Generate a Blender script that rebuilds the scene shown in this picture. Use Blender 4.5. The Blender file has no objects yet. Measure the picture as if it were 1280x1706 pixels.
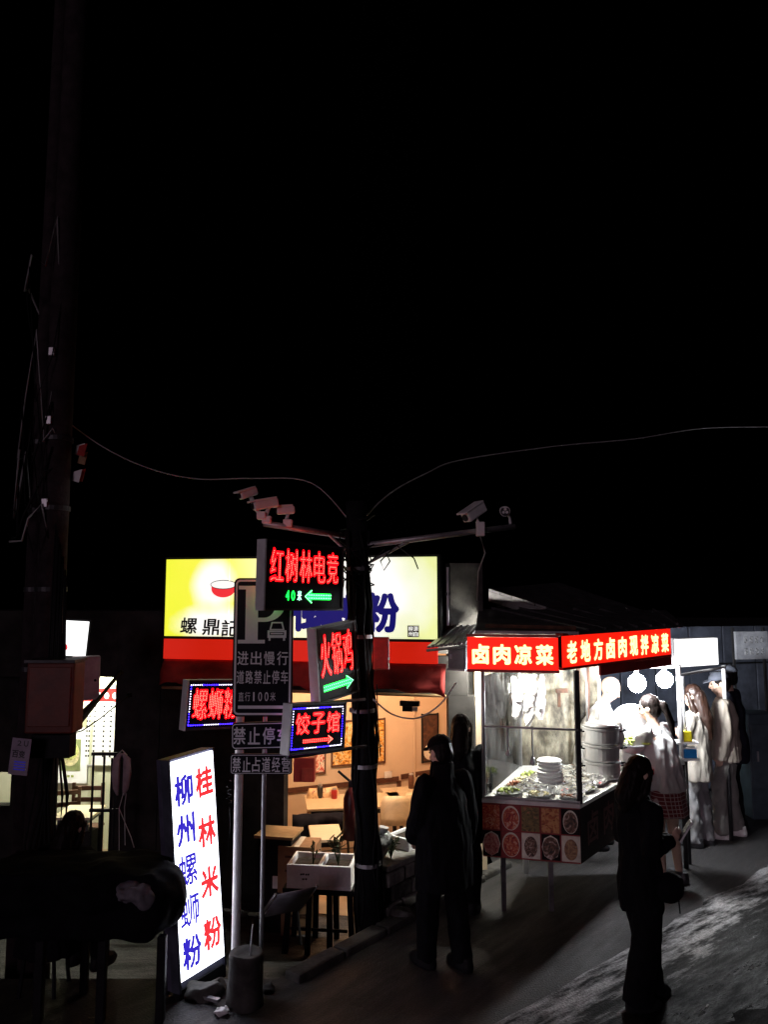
import bpy, bmesh, math, random
import numpy as np
from mathutils import Vector as V, Matrix as M, noise as NZ
random.seed(7)
R = math.radians
S = bpy.context.scene
COL = S.collection

# ------------------------------------------------------------------ camera
FPX, CX, CY, HCAM, PITCH = 1281.0, 640.0, 853.0, 2.7, R(6.1)
cam = bpy.data.cameras.new('camera'); cam.sensor_fit = 'VERTICAL'; cam.sensor_height = 24
cam.lens = FPX/1706*24; cam.clip_end = 400; cam.clip_start = .05
co = bpy.data.objects.new('camera', cam); COL.objects.link(co)
co.location = (0, 0, HCAM); co.rotation_euler = (R(90)+PITCH, 0, 0); S.camera = co
# ------------------------------------------------------------------ world: night sky
w = bpy.data.worlds.new('World'); S.world = w; w.use_nodes = True
nt = w.node_tree; bg = nt.nodes['Background']
sky = nt.nodes.new('ShaderNodeTexSky'); sky.sky_type = 'NISHITA'; sky.sun_disc = False
sky.sun_elevation = R(-8); sky.sun_rotation = R(200)
nt.links.new(sky.outputs[0], bg.inputs[0]); bg.inputs[1].default_value = .004
sun = bpy.data.lights.new('night_sun', 'SUN'); sun.energy = .26; sun.angle = R(15); sun.color = (1, .74, .9)
so = bpy.data.objects.new('night_sun', sun); COL.objects.link(so); so.rotation_euler = (R(81), 0, R(-24))
S.view_settings.view_transform = 'Standard'; S.view_settings.look = 'None'
S.view_settings.exposure = 0.0; S.view_settings.gamma = 1
S.render.engine = 'CYCLES'
S.cycles.use_denoising = True
S.cycles.max_bounces = 6; S.cycles.transparent_max_bounces = 12
S.cycles.sample_clamp_indirect = 4

# ------------------------------------------------------------------ photo geometry helpers
def ray(px, py):
    c, s = math.cos(PITCH), math.sin(PITCH)
    a, b = (px-CX)/FPX, (CY-py)/FPX
    return V((a, c - s*b, s + c*b))
def U(px, py, Y):
    r = ray(px, py); return V((0, 0, HCAM)) + r*(Y/r.y)
def G(px, py, z=0.0):
    r = ray(px, py); return V((0, 0, HCAM)) + r*((z-HCAM)/r.z)

# ------------------------------------------------------------------ materials
def mat(name, col, rough=.6, metal=0, var=.25, scale=8, bump=.15, col2=None, spec=.5, stretch=None, alpha=None, sheen=0):
    m = bpy.data.materials.new(name); m.use_nodes = True
    t = m.node_tree; b = t.nodes['Principled BSDF']
    b.inputs['Roughness'].default_value = rough; b.inputs['Metallic'].default_value = metal
    b.inputs['Specular IOR Level'].default_value = spec
    if sheen: b.inputs['Sheen Weight'].default_value = sheen
    tc = t.nodes.new('ShaderNodeTexCoord'); src = tc.outputs['Object']
    if stretch:
        mp = t.nodes.new('ShaderNodeMapping'); mp.inputs['Scale'].default_value = stretch
        t.links.new(src, mp.inputs[0]); src = mp.outputs[0]
    n = t.nodes.new('ShaderNodeTexNoise'); n.inputs['Scale'].default_value = scale; n.inputs['Detail'].default_value = 6
    n.inputs['Roughness'].default_value = .65
    t.links.new(src, n.inputs['Vector'])
    r = t.nodes.new('ShaderNodeValToRGB')
    c2 = col2 or tuple(c*(1-var*1.6) for c in col)
    r.color_ramp.elements[0].position = .35; r.color_ramp.elements[1].position = .65
    r.color_ramp.elements[0].color = (*c2, 1); r.color_ramp.elements[1].color = (*col, 1)
    t.links.new(n.outputs['Fac'], r.inputs[0]); t.links.new(r.outputs[0], b.inputs['Base Color'])
    if bump:
        bp = t.nodes.new('ShaderNodeBump'); bp.inputs['Strength'].default_value = bump; bp.inputs['Distance'].default_value = .01
        n2 = t.nodes.new('ShaderNodeTexNoise'); n2.inputs['Scale'].default_value = scale*6; n2.inputs['Detail'].default_value = 4
        t.links.new(src, n2.inputs['Vector']); t.links.new(n2.outputs['Fac'], bp.inputs['Height'])
        t.links.new(bp.outputs[0], b.inputs['Normal'])
    m['n'] = 1
    return m
def emit(name, col, strength, base=None):
    m = bpy.data.materials.new(name); m.use_nodes = True
    b = m.node_tree.nodes['Principled BSDF']
    b.inputs['Base Color'].default_value = (*(base or [c*.6 for c in col]), 1)
    b.inputs['Emission Color'].default_value = (*col, 1); b.inputs['Emission Strength'].default_value = strength
    b.inputs['Roughness'].default_value = .5
    return m
def glass(name, tint=(1, 1, 1), dirt=.06):
    m = bpy.data.materials.new(name); m.use_nodes = True
    t = m.node_tree; t.nodes.clear()
    o = t.nodes.new('ShaderNodeOutputMaterial'); tr = t.nodes.new('ShaderNodeBsdfTransparent'); tr.inputs[0].default_value = (*tint, 1)
    gl = t.nodes.new('ShaderNodeBsdfGlossy'); gl.inputs['Roughness'].default_value = .03
    fr = t.nodes.new('ShaderNodeFresnel'); fr.inputs[0].default_value = 1.45
    mx = t.nodes.new('ShaderNodeMixShader'); t.links.new(fr.outputs[0], mx.inputs[0]); t.links.new(tr.outputs[0], mx.inputs[1]); t.links.new(gl.outputs[0], mx.inputs[2])
    df = t.nodes.new('ShaderNodeBsdfDiffuse'); df.inputs[0].default_value = (.8, .8, .78, 1)
    n = t.nodes.new('ShaderNodeTexNoise'); n.inputs['Scale'].default_value = 5; n.inputs['Detail'].default_value = 8
    tc = t.nodes.new('ShaderNodeTexCoord'); mp = t.nodes.new('ShaderNodeMapping'); mp.inputs['Scale'].default_value = (3, 3, 1)
    t.links.new(tc.outputs['Object'], mp.inputs[0]); t.links.new(mp.outputs[0], n.inputs['Vector'])
    mr = t.nodes.new('ShaderNodeMapRange'); mr.inputs[1].default_value = .45; mr.inputs[2].default_value = .8; mr.inputs[4].default_value = dirt*2
    t.links.new(n.outputs['Fac'], mr.inputs[0])
    m2 = t.nodes.new('ShaderNodeMixShader'); t.links.new(mr.outputs[0], m2.inputs[0]); t.links.new(mx.outputs[0], m2.inputs[1]); t.links.new(df.outputs[0], m2.inputs[2])
    t.links.new(m2.outputs[0], o.inputs[0]); return m

MT = {}
def mk(k, *a, **kw): MT[k] = mat(k, *a, **kw)
mk('steel', (.62, .62, .63), .32, .6, var=.15, scale=5, bump=.05)
mk('counter_white', (.74, .73, .7), .35, var=.15, scale=7)
mk('board_red', (.3, .02, .02), .45, var=.2)
mk('galv', (.5, .5, .52), .45, .7, var=.2, scale=14, bump=.08)
mk('white_paint', (.78, .78, .78), .4, var=.12, scale=10, bump=.05)
mk('dark_metal', (.05, .05, .055), .5, .5, var=.3)
mk('black_paint', (.015, .015, .017), .5, var=.3, spec=.08)
mk('rust', (.12, .055, .03), .8, var=.4, scale=12)
mk('red_box', (.5, .04, .03), .45, var=.2)
mk('red_fabric', (.42, .02, .015), .75, var=.3, scale=5)
mk('concrete', (.3, .29, .27), .85, var=.4, scale=6, bump=.5)
mk('dark_concrete', (.075, .07, .065), .9, var=.45, scale=5, bump=.5)
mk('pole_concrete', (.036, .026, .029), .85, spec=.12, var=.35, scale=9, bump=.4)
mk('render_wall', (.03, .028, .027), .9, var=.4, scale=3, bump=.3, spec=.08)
mk('peach_wall', (.72, .56, .4), .7, var=.08, scale=1.5, bump=.05)
mk('cream_wall', (.6, .6, .46), .7, var=.12, scale=2, bump=.05)
mk('tile_floor', (.38, .26, .16), .35, var=.25, scale=3, bump=.05)
mk('wood_rail', (.12, .045, .025), .5, var=.3, stretch=(1, 8, 8))
mk('table_top', (.74, .62, .42), .35, var=.1, stretch=(1, 10, 1))
mk('ply', (.4, .26, .12), .6, var=.25, stretch=(1, 9, 1))
mk('cardboard', (.36, .21, .11), .8, var=.2, scale=6)
mk('foam', (.9, .9, .92), .75, var=.08, scale=30, bump=.3)
mk('plastic_white', (.8, .8, .8), .35, var=.06)
mk('plastic_dark', (.04, .04, .045), .4)
mk('plastic_blue', (.02, .2, .55), .35)
mk('plastic_yellow', (.75, .62, .02), .35)
mk('plastic_red', (.55, .03, .03), .35)
mk('tin', (.2, .19, .2), .45, .6, var=.35, scale=6)
mk('rubber', (.012, .012, .012), .6)
mk('cable', (.012, .012, .013), .5, spec=.08)
mk('cable_grey', (.4, .4, .4), .5)
mk('leaf', (.05, .09, .03), .55, var=.4)
mk('soil', (.05, .035, .025), .95, var=.5, scale=30, bump=.6)
mk('skin', (.62, .42, .32), .5, var=.06, spec=.35)
mk('hair', (.012, .009, .008), .42, var=.3, spec=.08, stretch=(60, 60, 4))
mk('hair_brown', (.032, .014, .009), .4, var=.5, stretch=(60, 60, 4), scale=2)
mk('cloth_white', (.6, .6, .59), .85, var=.06, scale=10, bump=.2)
mk('cloth_cream', (.34, .31, .27), .85, var=.08, bump=.2)
mk('cloth_satin', (.27, .27, .28), .4, var=.08, bump=.1)
mk('cloth_beige', (.42, .37, .31), .8, var=.08, bump=.2)
mk('cloth_light_jean', (.26, .26, .24), .85, var=.15, bump=.2)
mk('cloth_dark', (.007, .007, .009), .9, var=.3, spec=.08)
mk('cloth_navy', (.02, .022, .035), .85, var=.3, spec=.08)
mk('cap_grey', (.09, .1, .13), .8, var=.2)
mk('shoe_white', (.75, .74, .72), .5, var=.1)
mk('bag_film', (.88, .88, .9), .35, var=.05, bump=.3, scale=20)
mk('pot_blue', (.07, .17, .19), .4, var=.3)
mk('stall_black', (.02, .014, .014), .45, var=.3, spec=.08)
mk('blue_metal', (.1, .115, .16), .55, .2, var=.4, scale=3, bump=.1)
mk('notice', (.38, .4, .45), .7, var=.3, scale=7)
mk('sign_black', (.01, .01, .016), .35, var=.2, spec=.1)
mk('sign_white', (.88, .87, .9), .4, var=.06)
mk('grey_cloth', (.2, .19, .22), .7, var=.25, scale=9, bump=.3)
mk('greens', (.45, .55, .12), .5, var=.5, scale=25)
mk('meat', (.42, .13, .05), .4, var=.5, scale=30)
mk('tofu', (.8, .7, .42), .5, var=.3, scale=30)
mk('lamp_cream', (.8, .75, .62), .5)
MT['wrap'] = glass('clear_wrap', (1, 1, 1), .3)
MT['glass'] = glass('stall_glass', (.97, .98, .97), .05)
MT['bulb'] = emit('bulb_glow', (.93, .96, 1), 470)
MT['ink_navy'] = emit('ink_navy', (.006, .006, .16), .8)
MT['ink_black'] = mat('ink_black', (.012, .012, .02), .5, var=.05, bump=0)
MT['ink_blue'] = emit('ink_blue', (.05, .03, .75), .75)
MT['ink_red'] = emit('ink_red', (1, .04, .05), .85)
MT['ink_maroon'] = mat('ink_maroon', (.08, .01, .01), .5, bump=0)
MT['lit_white'] = emit('lit_white', (.88, .92, 1), 5)
MT['lit_panel'] = emit('lit_panel_white', (1, 1, 1), 1.4)
MT['lit_white2'] = emit('lit_white_soft', (1, 1, 1), 1.7)
MT['lit_red'] = emit('lit_red_vinyl', (1, .012, .004), 1.15)
MT['lit_letters'] = emit('lit_letters', (1, .92, .35), 2.2)
MT['red_strip'] = emit('red_strip', (1, .022, .006), .55)
MT['led_red'] = emit('led_red_core', (1, .14, .1), 5)
MT['led_red_bloom'] = emit('led_red_bloom', (1, .002, .006), 2.6)  # glow colour imitating the red bloom around LED strokes
MT['led_green'] = emit('led_green', (.006, 1, .06), 4.5)
MT['led_green_core'] = emit('led_green_core', (.45, 1, .75), 3)
MT['led_blue'] = emit('led_blue', (.03, .012, 1), 12)
MT['led_white'] = emit('led_white', (.8, .75, 1), 4)
MT['warm_lamp'] = emit('warm_lamp', (1, .58, .32), 420)
MT['cool_lamp'] = emit('cool_lamp', (1, 1, .8), 600)

def print_mat(name, build, rough=.5):
    m = bpy.data.materials.new(name); m.use_nodes = True
    t = m.node_tree; b = t.nodes['Principled BSDF']; b.inputs['Roughness'].default_value = rough
    build(t, b); return m
def nodes_ramp(t, fac, stops):
    r = t.nodes.new('ShaderNodeValToRGB'); e = r.color_ramp.elements
    while len(e) < len(stops): e.new(.5)
    for i, (p, c) in enumerate(stops): e[i].position = p; e[i].color = (*c, 1)
    t.links.new(fac, r.inputs[0]); return r.outputs[0]
# yellow backlit vinyl: the print itself runs from yellow to cream and has a white cloud
def _yellow(t, b):
    tc = t.nodes.new('ShaderNodeTexCoord'); sp = t.nodes.new('ShaderNodeSeparateXYZ'); t.links.new(tc.outputs['Object'], sp.inputs[0])
    n = t.nodes.new('ShaderNodeTexNoise'); n.inputs['Scale'].default_value = 1.3; t.links.new(tc.outputs['Object'], n.inputs['Vector'])
    ma = t.nodes.new('ShaderNodeMath'); ma.operation = 'MULTIPLY_ADD'; ma.inputs[1].default_value = .3; t.links.new(n.outputs['Fac'], ma.inputs[0])
    mr = t.nodes.new('ShaderNodeMapRange'); mr.inputs[1].default_value = -1.4; mr.inputs[2].default_value = 1.4; t.links.new(sp.outputs[0], mr.inputs[0])
    t.links.new(mr.outputs[0], ma.inputs[2])
    c = nodes_ramp(t, ma.outputs[0], [(.1, (.78, .86, .03)), (.36, (1, .93, .1)), (.6, (.97, .95, .6)), (.95, (.95, .98, .62)), (1.0, (.8, .85, .35))])
    n2 = t.nodes.new('ShaderNodeTexNoise'); n2.inputs['Scale'].default_value = 3; t.links.new(tc.outputs['Object'], n2.inputs['Vector'])
    res = c
    for ctr, sc_ in (((-.88, 0, .52), (3.6, 0, 3.0)), ((-.85, 0, .13), (1.9, 0, 4.6)), ((.7, 0, .42), (1.25, 0, 1.7))):
        vm = t.nodes.new('ShaderNodeVectorMath'); vm.operation = 'SUBTRACT'; vm.inputs[1].default_value = ctr; t.links.new(tc.outputs['Object'], vm.inputs[0])
        v2 = t.nodes.new('ShaderNodeVectorMath'); v2.operation = 'MULTIPLY'; v2.inputs[1].default_value = sc_; t.links.new(vm.outputs[0], v2.inputs[0])
        ln = t.nodes.new('ShaderNodeVectorMath'); ln.operation = 'LENGTH'; t.links.new(v2.outputs[0], ln.inputs[0])
        ad = t.nodes.new('ShaderNodeMath'); ad.operation = 'MULTIPLY_ADD'; ad.inputs[1].default_value = .5; t.links.new(n2.outputs['Fac'], ad.inputs[0]); t.links.new(ln.outputs['Value'], ad.inputs[2])
        m1 = t.nodes.new('ShaderNodeMapRange'); m1.inputs[1].default_value = .75; m1.inputs[2].default_value = 1.25; m1.inputs[3].default_value = 1; m1.inputs[4].default_value = 0; t.links.new(ad.outputs[0], m1.inputs[0])
        mx = t.nodes.new('ShaderNodeMix'); mx.data_type = 'RGBA'; mx.inputs[7].default_value = (1, 1, .95, 1); t.links.new(m1.outputs[0], mx.inputs[0]); t.links.new(res, mx.inputs[6]); res = mx.outputs[2]
    c = res
    t.links.new(c, b.inputs['Emission Color']); t.links.new(c, b.inputs['Base Color']); b.inputs['Emission Strength'].default_value = 1.02
MT['yellow_face'] = print_mat('yellow_face', _yellow)
MT['halo_white'] = emit('halo_white', (1, 1, .93), 1.0)
# grimy concrete wall with streaks and pale patches
def _grime(t, b):
    tc = t.nodes.new('ShaderNodeTexCoord')
    mp = t.nodes.new('ShaderNodeMapping'); mp.inputs['Scale'].default_value = (2.6, 2.6, 1.1); t.links.new(tc.outputs['Object'], mp.inputs[0])
    n1 = t.nodes.new('ShaderNodeTexNoise'); n1.inputs['Scale'].default_value = 2.2; n1.inputs['Detail'].default_value = 10; n1.inputs['Roughness'].default_value = .7; t.links.new(mp.outputs[0], n1.inputs['Vector'])
    n2 = t.nodes.new('ShaderNodeTexNoise'); n2.inputs['Scale'].default_value = 4.5; n2.inputs['Detail'].default_value = 8; t.links.new(tc.outputs['Object'], n2.inputs['Vector'])
    v = t.nodes.new('ShaderNodeTexVoronoi'); v.inputs['Scale'].default_value = 4; t.links.new(mp.outputs[0], v.inputs['Vector'])
    a = nodes_ramp(t, n1.outputs['Fac'], [(.38, (.03, .027, .023)), (.5, (.17, .155, .12)), (.66, (.4, .37, .28))])
    p = nodes_ramp(t, n2.outputs['Fac'], [(.36, (.3, .28, .25)), (.5, (1, 1, 1)), (.7, (1.0, .97, .9))])
    mx = t.nodes.new('ShaderNodeMix'); mx.data_type = 'RGBA'; mx.blend_type = 'MULTIPLY'; mx.inputs[0].default_value = 1
    t.links.new(a, mx.inputs[6]); t.links.new(p, mx.inputs[7]); t.links.new(mx.outputs[2], b.inputs['Base Color'])
    bp = t.nodes.new('ShaderNodeBump'); bp.inputs['Strength'].default_value = .5; bp.inputs['Distance'].default_value = .02; t.links.new(n1.outputs['Fac'], bp.inputs['Height']); t.links.new(bp.outputs[0], b.inputs['Normal'])
MT['grime'] = print_mat('grime_wall', _grime, .85)
# ground materials
def _ground(base, dark, wetlo, wethi, sc, rot, bumpd, st=(.36, .52, .62), spec=.5, edge=None):
    def f(t, b):
        b.inputs['Specular IOR Level'].default_value = spec
        tc = t.nodes.new('ShaderNodeTexCoord')
        mp = t.nodes.new('ShaderNodeMapping'); mp.vector_type = 'TEXTURE'; mp.inputs['Rotation'].default_value = (0, 0, rot); mp.inputs['Scale'].default_value = (2.4, .5, 1)
        t.links.new(tc.outputs['Object'], mp.inputs[0])
        n1 = t.nodes.new('ShaderNodeTexNoise'); n1.inputs['Scale'].default_value = sc; n1.inputs['Detail'].default_value = 9; n1.inputs['Roughness'].default_value = .68
        t.links.new(mp.outputs[0], n1.inputs['Vector'])
        n2 = t.nodes.new('ShaderNodeTexNoise'); n2.inputs['Scale'].default_value = 70; n2.inputs['Detail'].default_value = 6; t.links.new(tc.outputs['Object'], n2.inputs['Vector'])
        n3 = t.nodes.new('ShaderNodeTexNoise'); n3.inputs['Scale'].default_value = 1.1; n3.inputs['Detail'].default_value = 5; t.links.new(tc.outputs['Object'], n3.inputs['Vector'])
        fac = n1.outputs['Fac']
        if edge:   # painted shadow darkens the strip towards one side, ragged by the noise
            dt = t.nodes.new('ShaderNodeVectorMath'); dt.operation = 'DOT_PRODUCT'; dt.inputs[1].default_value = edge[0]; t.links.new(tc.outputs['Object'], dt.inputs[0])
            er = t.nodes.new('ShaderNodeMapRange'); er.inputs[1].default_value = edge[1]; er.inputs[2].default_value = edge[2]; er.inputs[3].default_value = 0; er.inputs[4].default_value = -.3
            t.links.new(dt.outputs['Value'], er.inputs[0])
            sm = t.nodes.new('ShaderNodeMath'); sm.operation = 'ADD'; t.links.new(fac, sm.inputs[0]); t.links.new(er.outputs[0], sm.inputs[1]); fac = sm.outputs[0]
        c = nodes_ramp(t, fac, [(st[0], dark), (st[1], tuple((x+y)/2 for x, y in zip(base, dark))), (st[2], base)])
        p = nodes_ramp(t, n2.outputs['Fac'], [(.3, (.45, .45, .45)), (.7, (1.15, 1.15, 1.15))])
        mx = t.nodes.new('ShaderNodeMix'); mx.data_type = 'RGBA'; mx.blend_type = 'MULTIPLY'; mx.inputs[0].default_value = 1
        t.links.new(c, mx.inputs[6]); t.links.new(p, mx.inputs[7]); t.links.new(mx.outputs[2], b.inputs['Base Color'])
        mr = t.nodes.new('ShaderNodeMapRange'); mr.inputs[1].default_value = .38; mr.inputs[2].default_value = .62; mr.inputs[3].default_value = wethi; mr.inputs[4].default_value = wetlo
        t.links.new(n1.outputs['Fac'], mr.inputs[0]); t.links.new(mr.outputs[0], b.inputs['Roughness'])
        bp = t.nodes.new('ShaderNodeBump'); bp.inputs['Strength'].default_value = .6; bp.inputs['Distance'].default_value = bumpd
        ad = t.nodes.new('ShaderNodeMath'); ad.operation = 'MULTIPLY_ADD'; ad.inputs[1].default_value = 1.6
        t.links.new(n1.outputs['Fac'], ad.inputs[0]); t.links.new(n2.outputs['Fac'], ad.inputs[2])
        t.links.new(ad.outputs[0], bp.inputs['Height']); t.links.new(bp.outputs[0], b.inputs['Normal'])
    return f
MT['asphalt'] = print_mat('asphalt', _ground((.052, .048, .049), (.024, .023, .024), .5, .8, 1.6, R(50), .012))
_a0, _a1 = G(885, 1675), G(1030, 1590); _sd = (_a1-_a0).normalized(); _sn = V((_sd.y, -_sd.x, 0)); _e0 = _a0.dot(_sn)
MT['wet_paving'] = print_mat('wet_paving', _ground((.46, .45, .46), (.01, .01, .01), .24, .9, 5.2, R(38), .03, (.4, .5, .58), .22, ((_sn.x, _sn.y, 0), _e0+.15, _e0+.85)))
MT['ground_shadow'] = print_mat('painted_ground_shadow', _ground((.022, .02, .02), (.008, .008, .008), .7, .95, 3.0, R(42), .02, spec=.04))  # shadow put into the colour: near-black ground
MT['forecourt'] = print_mat('forecourt_ground', _ground((.1, .09, .09), (.03, .03, .03), .55, .85, 2.5, 0, .02))
# plaid skirt
def _plaid(t, b):
    tc = t.nodes.new('ShaderNodeTexCoord')
    def wv(d):
        x = t.nodes.new('ShaderNodeTexWave'); x.bands_direction = d; x.inputs['Scale'].default_value = 9; x.inputs['Distortion'].default_value = .4; t.links.new(tc.outputs['Object'], x.inputs['Vector']); return x.outputs['Fac']
    mx = t.nodes.new('ShaderNodeMath'); mx.operation = 'MAXIMUM'; t.links.new(wv('X'), mx.inputs[0]); t.links.new(wv('Z'), mx.inputs[1])
    c = nodes_ramp(t, mx.outputs[0], [(.75, (.2, .03, .035)), (.93, (.28, .08, .08)), (.97, (.6, .5, .48))])
    t.links.new(c, b.inputs['Base Color'])
MT['plaid'] = print_mat('plaid_cloth', _plaid, .85)
# food pictures / posters
def food_print(name, cols, seed, scale=9):
    def f(t, b):
        tc = t.nodes.new('ShaderNodeTexCoord'); mp = t.nodes.new('ShaderNodeMapping'); mp.inputs['Location'].default_value = (seed*3.1, seed*1.7, seed*2.3); t.links.new(tc.outputs['Object'], mp.inputs[0])
        n = t.nodes.new('ShaderNodeTexNoise'); n.inputs['Scale'].default_value = scale; n.inputs['Detail'].default_value = 5; n.inputs['Distortion'].default_value = 2.5; t.links.new(mp.outputs[0], n.inputs['Vector'])
        k = len(cols); c = nodes_ramp(t, n.outputs['Fac'], [(.3+.4*i/(k-1), cc) for i, cc in enumerate(cols)])
        t.links.new(c, b.inputs['Base Color'])
    return print_mat(name, f, .4)

# ------------------------------------------------------------------ mesh helpers
class MB:
    def __init__(s): s.v = []; s.f = []
    def add(s, vs, fs):
        o = len(s.v); s.v += [V(x) for x in vs]; s.f += [tuple(i+o for i in f) for f in fs]; return s
    def box(s, c, d, m=None):
        c = V(c); h = V(d)/2
        vs = [V((x*h.x, y*h.y, z*h.z)) for z in (-1, 1) for y in (-1, 1) for x in (-1, 1)]
        vs = [(m @ q if m else q)+c for q in vs]
        return s.add(vs, [(0, 2, 3, 1), (4, 5, 7, 6), (0, 1, 5, 4), (2, 6, 7, 3), (0, 4, 6, 2), (1, 3, 7, 5)])
    def hexa(s, p):   # 8 corner points, bottom ring then top ring
        return s.add(p, [(3, 2, 1, 0), (4, 5, 6, 7), (0, 1, 5, 4), (1, 2, 6, 5), (2, 3, 7, 6), (3, 0, 4, 7)])
    def loft(s, rings, seg=16, cap=True):   # rings: (center, rx, ry) horizontal ellipses, or (center, rx, ry, X, Y)
        vs = []; fs = []
        for r in rings:
            c = V(r[0]); X = V(r[3]) if len(r) > 3 else V((1, 0, 0)); Y = V(r[4]) if len(r) > 3 else V((0, 1, 0))
            for i in range(seg):
                a = 2*math.pi*i/seg; vs.append(c + X*(r[1]*math.cos(a)) + Y*(r[2]*math.sin(a)))
        for k in range(len(rings)-1):
            for i in range(seg):
                j = (i+1) % seg; fs.append((k*seg+i, k*seg+j, (k+1)*seg+j, (k+1)*seg+i))
        if cap: fs += [tuple(range(seg))[::-1], tuple(range((len(rings)-1)*seg, len(rings)*seg))]
        return s.add(vs, fs)
    def cone(s, a, b, ra, rb, seg=14, cap=True):
        a, b = V(a), V(b); d = (b-a).normalized(); X = d.orthogonal().normalized(); Y = d.cross(X)
        return s.loft([(a, ra, ra, X, Y), (b, rb, rb, X, Y)], seg, cap)
    def capsule(s, a, b, ra, rb, seg=12):
        a, b = V(a), V(b); d = (b-a).normalized() if (b-a).length > 1e-6 else V((0, 0, 1)); X = d.orthogonal().normalized(); Y = d.cross(X)
        rg = []
        for t in (-88, -60, -30): rg.append((a+d*(ra*math.sin(R(t))), ra*math.cos(R(t)), ra*math.cos(R(t)), X, Y))
        rg += [(a, ra, ra, X, Y), (b, rb, rb, X, Y)]
        for t in (30, 60, 88): rg.append((b+d*(rb*math.sin(R(t))), rb*math.cos(R(t)), rb*math.cos(R(t)), X, Y))
        return s.loft(rg, seg)
    def ell(s, c, r, m=None, seg=14, rings=9):
        c = V(c); m3 = m.to_3x3() if m else M.Identity(3); vs = []; fs = []
        for k in range(rings+1):
            t = math.pi*k/rings
            z, q = -math.cos(t), max(math.sin(t), .02)
            for i in range(seg):
                a = 2*math.pi*i/seg; vs.append(c + m3 @ V((r[0]*q*math.cos(a), r[1]*q*math.sin(a), r[2]*z)))
        for k in range(rings):
            for i in range(seg):
                j = (i+1) % seg; fs.append((k*seg+i, k*seg+j, (k+1)*seg+j, (k+1)*seg+i))
        fs += [tuple(range(seg))[::-1], tuple(range(rings*seg, (rings+1)*seg))]
        return s.add(vs, fs)
    def tube(s, pts, r, seg=6):
        pts = [V(p) for p in pts]; rg = []
        for i, p in enumerate(pts):
            d = (pts[min(i+1, len(pts)-1)]-pts[max(i-1, 0)]).normalized()
            X = d.cross(V((0, 0, 1))); X = X.normalized() if X.length > .05 else V((1, 0, 0)); Y = d.cross(X)
            rg.append((p, r, r, X, Y))
        return s.loft(rg, seg)
    def mesh(s, name):
        me = bpy.data.meshes.new(name); me.from_pydata([tuple(x) for x in s.v], [], s.f); me.update(); return me

def link(name, me, m, parent=None, bev=0, smooth=False):
    o = bpy.data.objects.new(name, me); COL.objects.link(o)
    if m is not None: me.materials.clear(); me.materials.append(MT[m] if isinstance(m, str) else m)
    if parent: o.parent = parent
    if smooth:
        for p in me.polygons: p.use_smooth = True
    if bev:
        b = o.modifiers.new('bevel', 'BEVEL'); b.width = bev; b.segments = 2; b.limit_method = 'ANGLE'
    return o
def part(name, mb, m, parent=None, bev=0, smooth=False): return link(name, mb.mesh(name), m, parent, bev, smooth)
def tag(o, label, cat, group=None, kind=None):
    if label: o['label'] = label
    if cat: o['category'] = cat
    if group: o['group'] = group
    if kind: o['kind'] = kind
    return o
def thing(name, label, cat, loc=(0, 0, 0), rz=0, group=None):
    o = bpy.data.objects.new(name, None); COL.objects.link(o); o.empty_display_size = .1
    o.location = loc; o.rotation_euler = (0, 0, rz)
    return tag(o, label, cat, group)
def struct(o): o['kind'] = 'structure'; return o
def copy_tree(o, parent=None):
    c = o.copy(); COL.objects.link(c); c.parent = parent
    for ch in list(o.children): copy_tree(ch, c)
    return c
def evaluated(mb, mods, name):
    me = mb.mesh('tmp'); o = bpy.data.objects.new('tmp', me); COL.objects.link(o)
    mods(o); dg = bpy.context.evaluated_depsgraph_get(); dg.update()
    r = bpy.data.meshes.new_from_object(o.evaluated_get(dg)); r.name = name
    bpy.data.objects.remove(o); bpy.data.meshes.remove(me); return r
def remesh(mb, name, vox, smooth=3, amp=0, fs=(6, 6, 6)):
    def mods(o):
        a = o.modifiers.new('r', 'REMESH'); a.mode = 'VOXEL'; a.voxel_size = vox; a.use_smooth_shade = True
        b = o.modifiers.new('s', 'SMOOTH'); b.factor = .5; b.iterations = smooth
    me = evaluated(mb, mods, name)
    if amp:
        off = V((random.random()*50, random.random()*50, 3))
        nn = [v.normal.copy() for v in me.vertices]
        for v, n in zip(me.vertices, nn):
            q = V((v.co.x*fs[0], v.co.y*fs[1], v.co.z*fs[2]))+off
            v.co += n*(amp*(NZ.noise(q) + .5*NZ.noise(q*2.1)))
    for p in me.polygons: p.use_smooth = True
    return me

# ------------------------------------------------------------------ lettering (flat shapes from the built-in fonts)
_gc = {}
def glyph(ch, bold=.0):
    k = (ch, bold)
    if k in _gc: return _gc[k]
    c = bpy.data.curves.new('g', 'FONT'); c.body = ch; c.offset = bold; c.resolution_u = 4; c.fill_mode = 'FRONT'
    o = bpy.data.objects.new('g', c); COL.objects.link(o)
    dg = bpy.context.evaluated_depsgraph_get(); dg.update()
    me = bpy.data.meshes.new_from_object(o.evaluated_get(dg))
    v = np.array([x.co[:2] for x in me.vertices]).reshape(-1, 2); f = [tuple(p.vertices) for p in me.polygons]
    bpy.data.objects.remove(o); bpy.data.curves.remove(c); bpy.data.meshes.remove(me)
    _gc[k] = (v, f); return _gc[k]
def norm_glyph(ch, bold, w, h):
    v, f = glyph(ch, bold); a, b = v.min(0), v.max(0); s = np.maximum(b-a, .05)
    if ch in '1直': pass
    return (v-(a+b)/2)/s*np.array([w, h]), f
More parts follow.
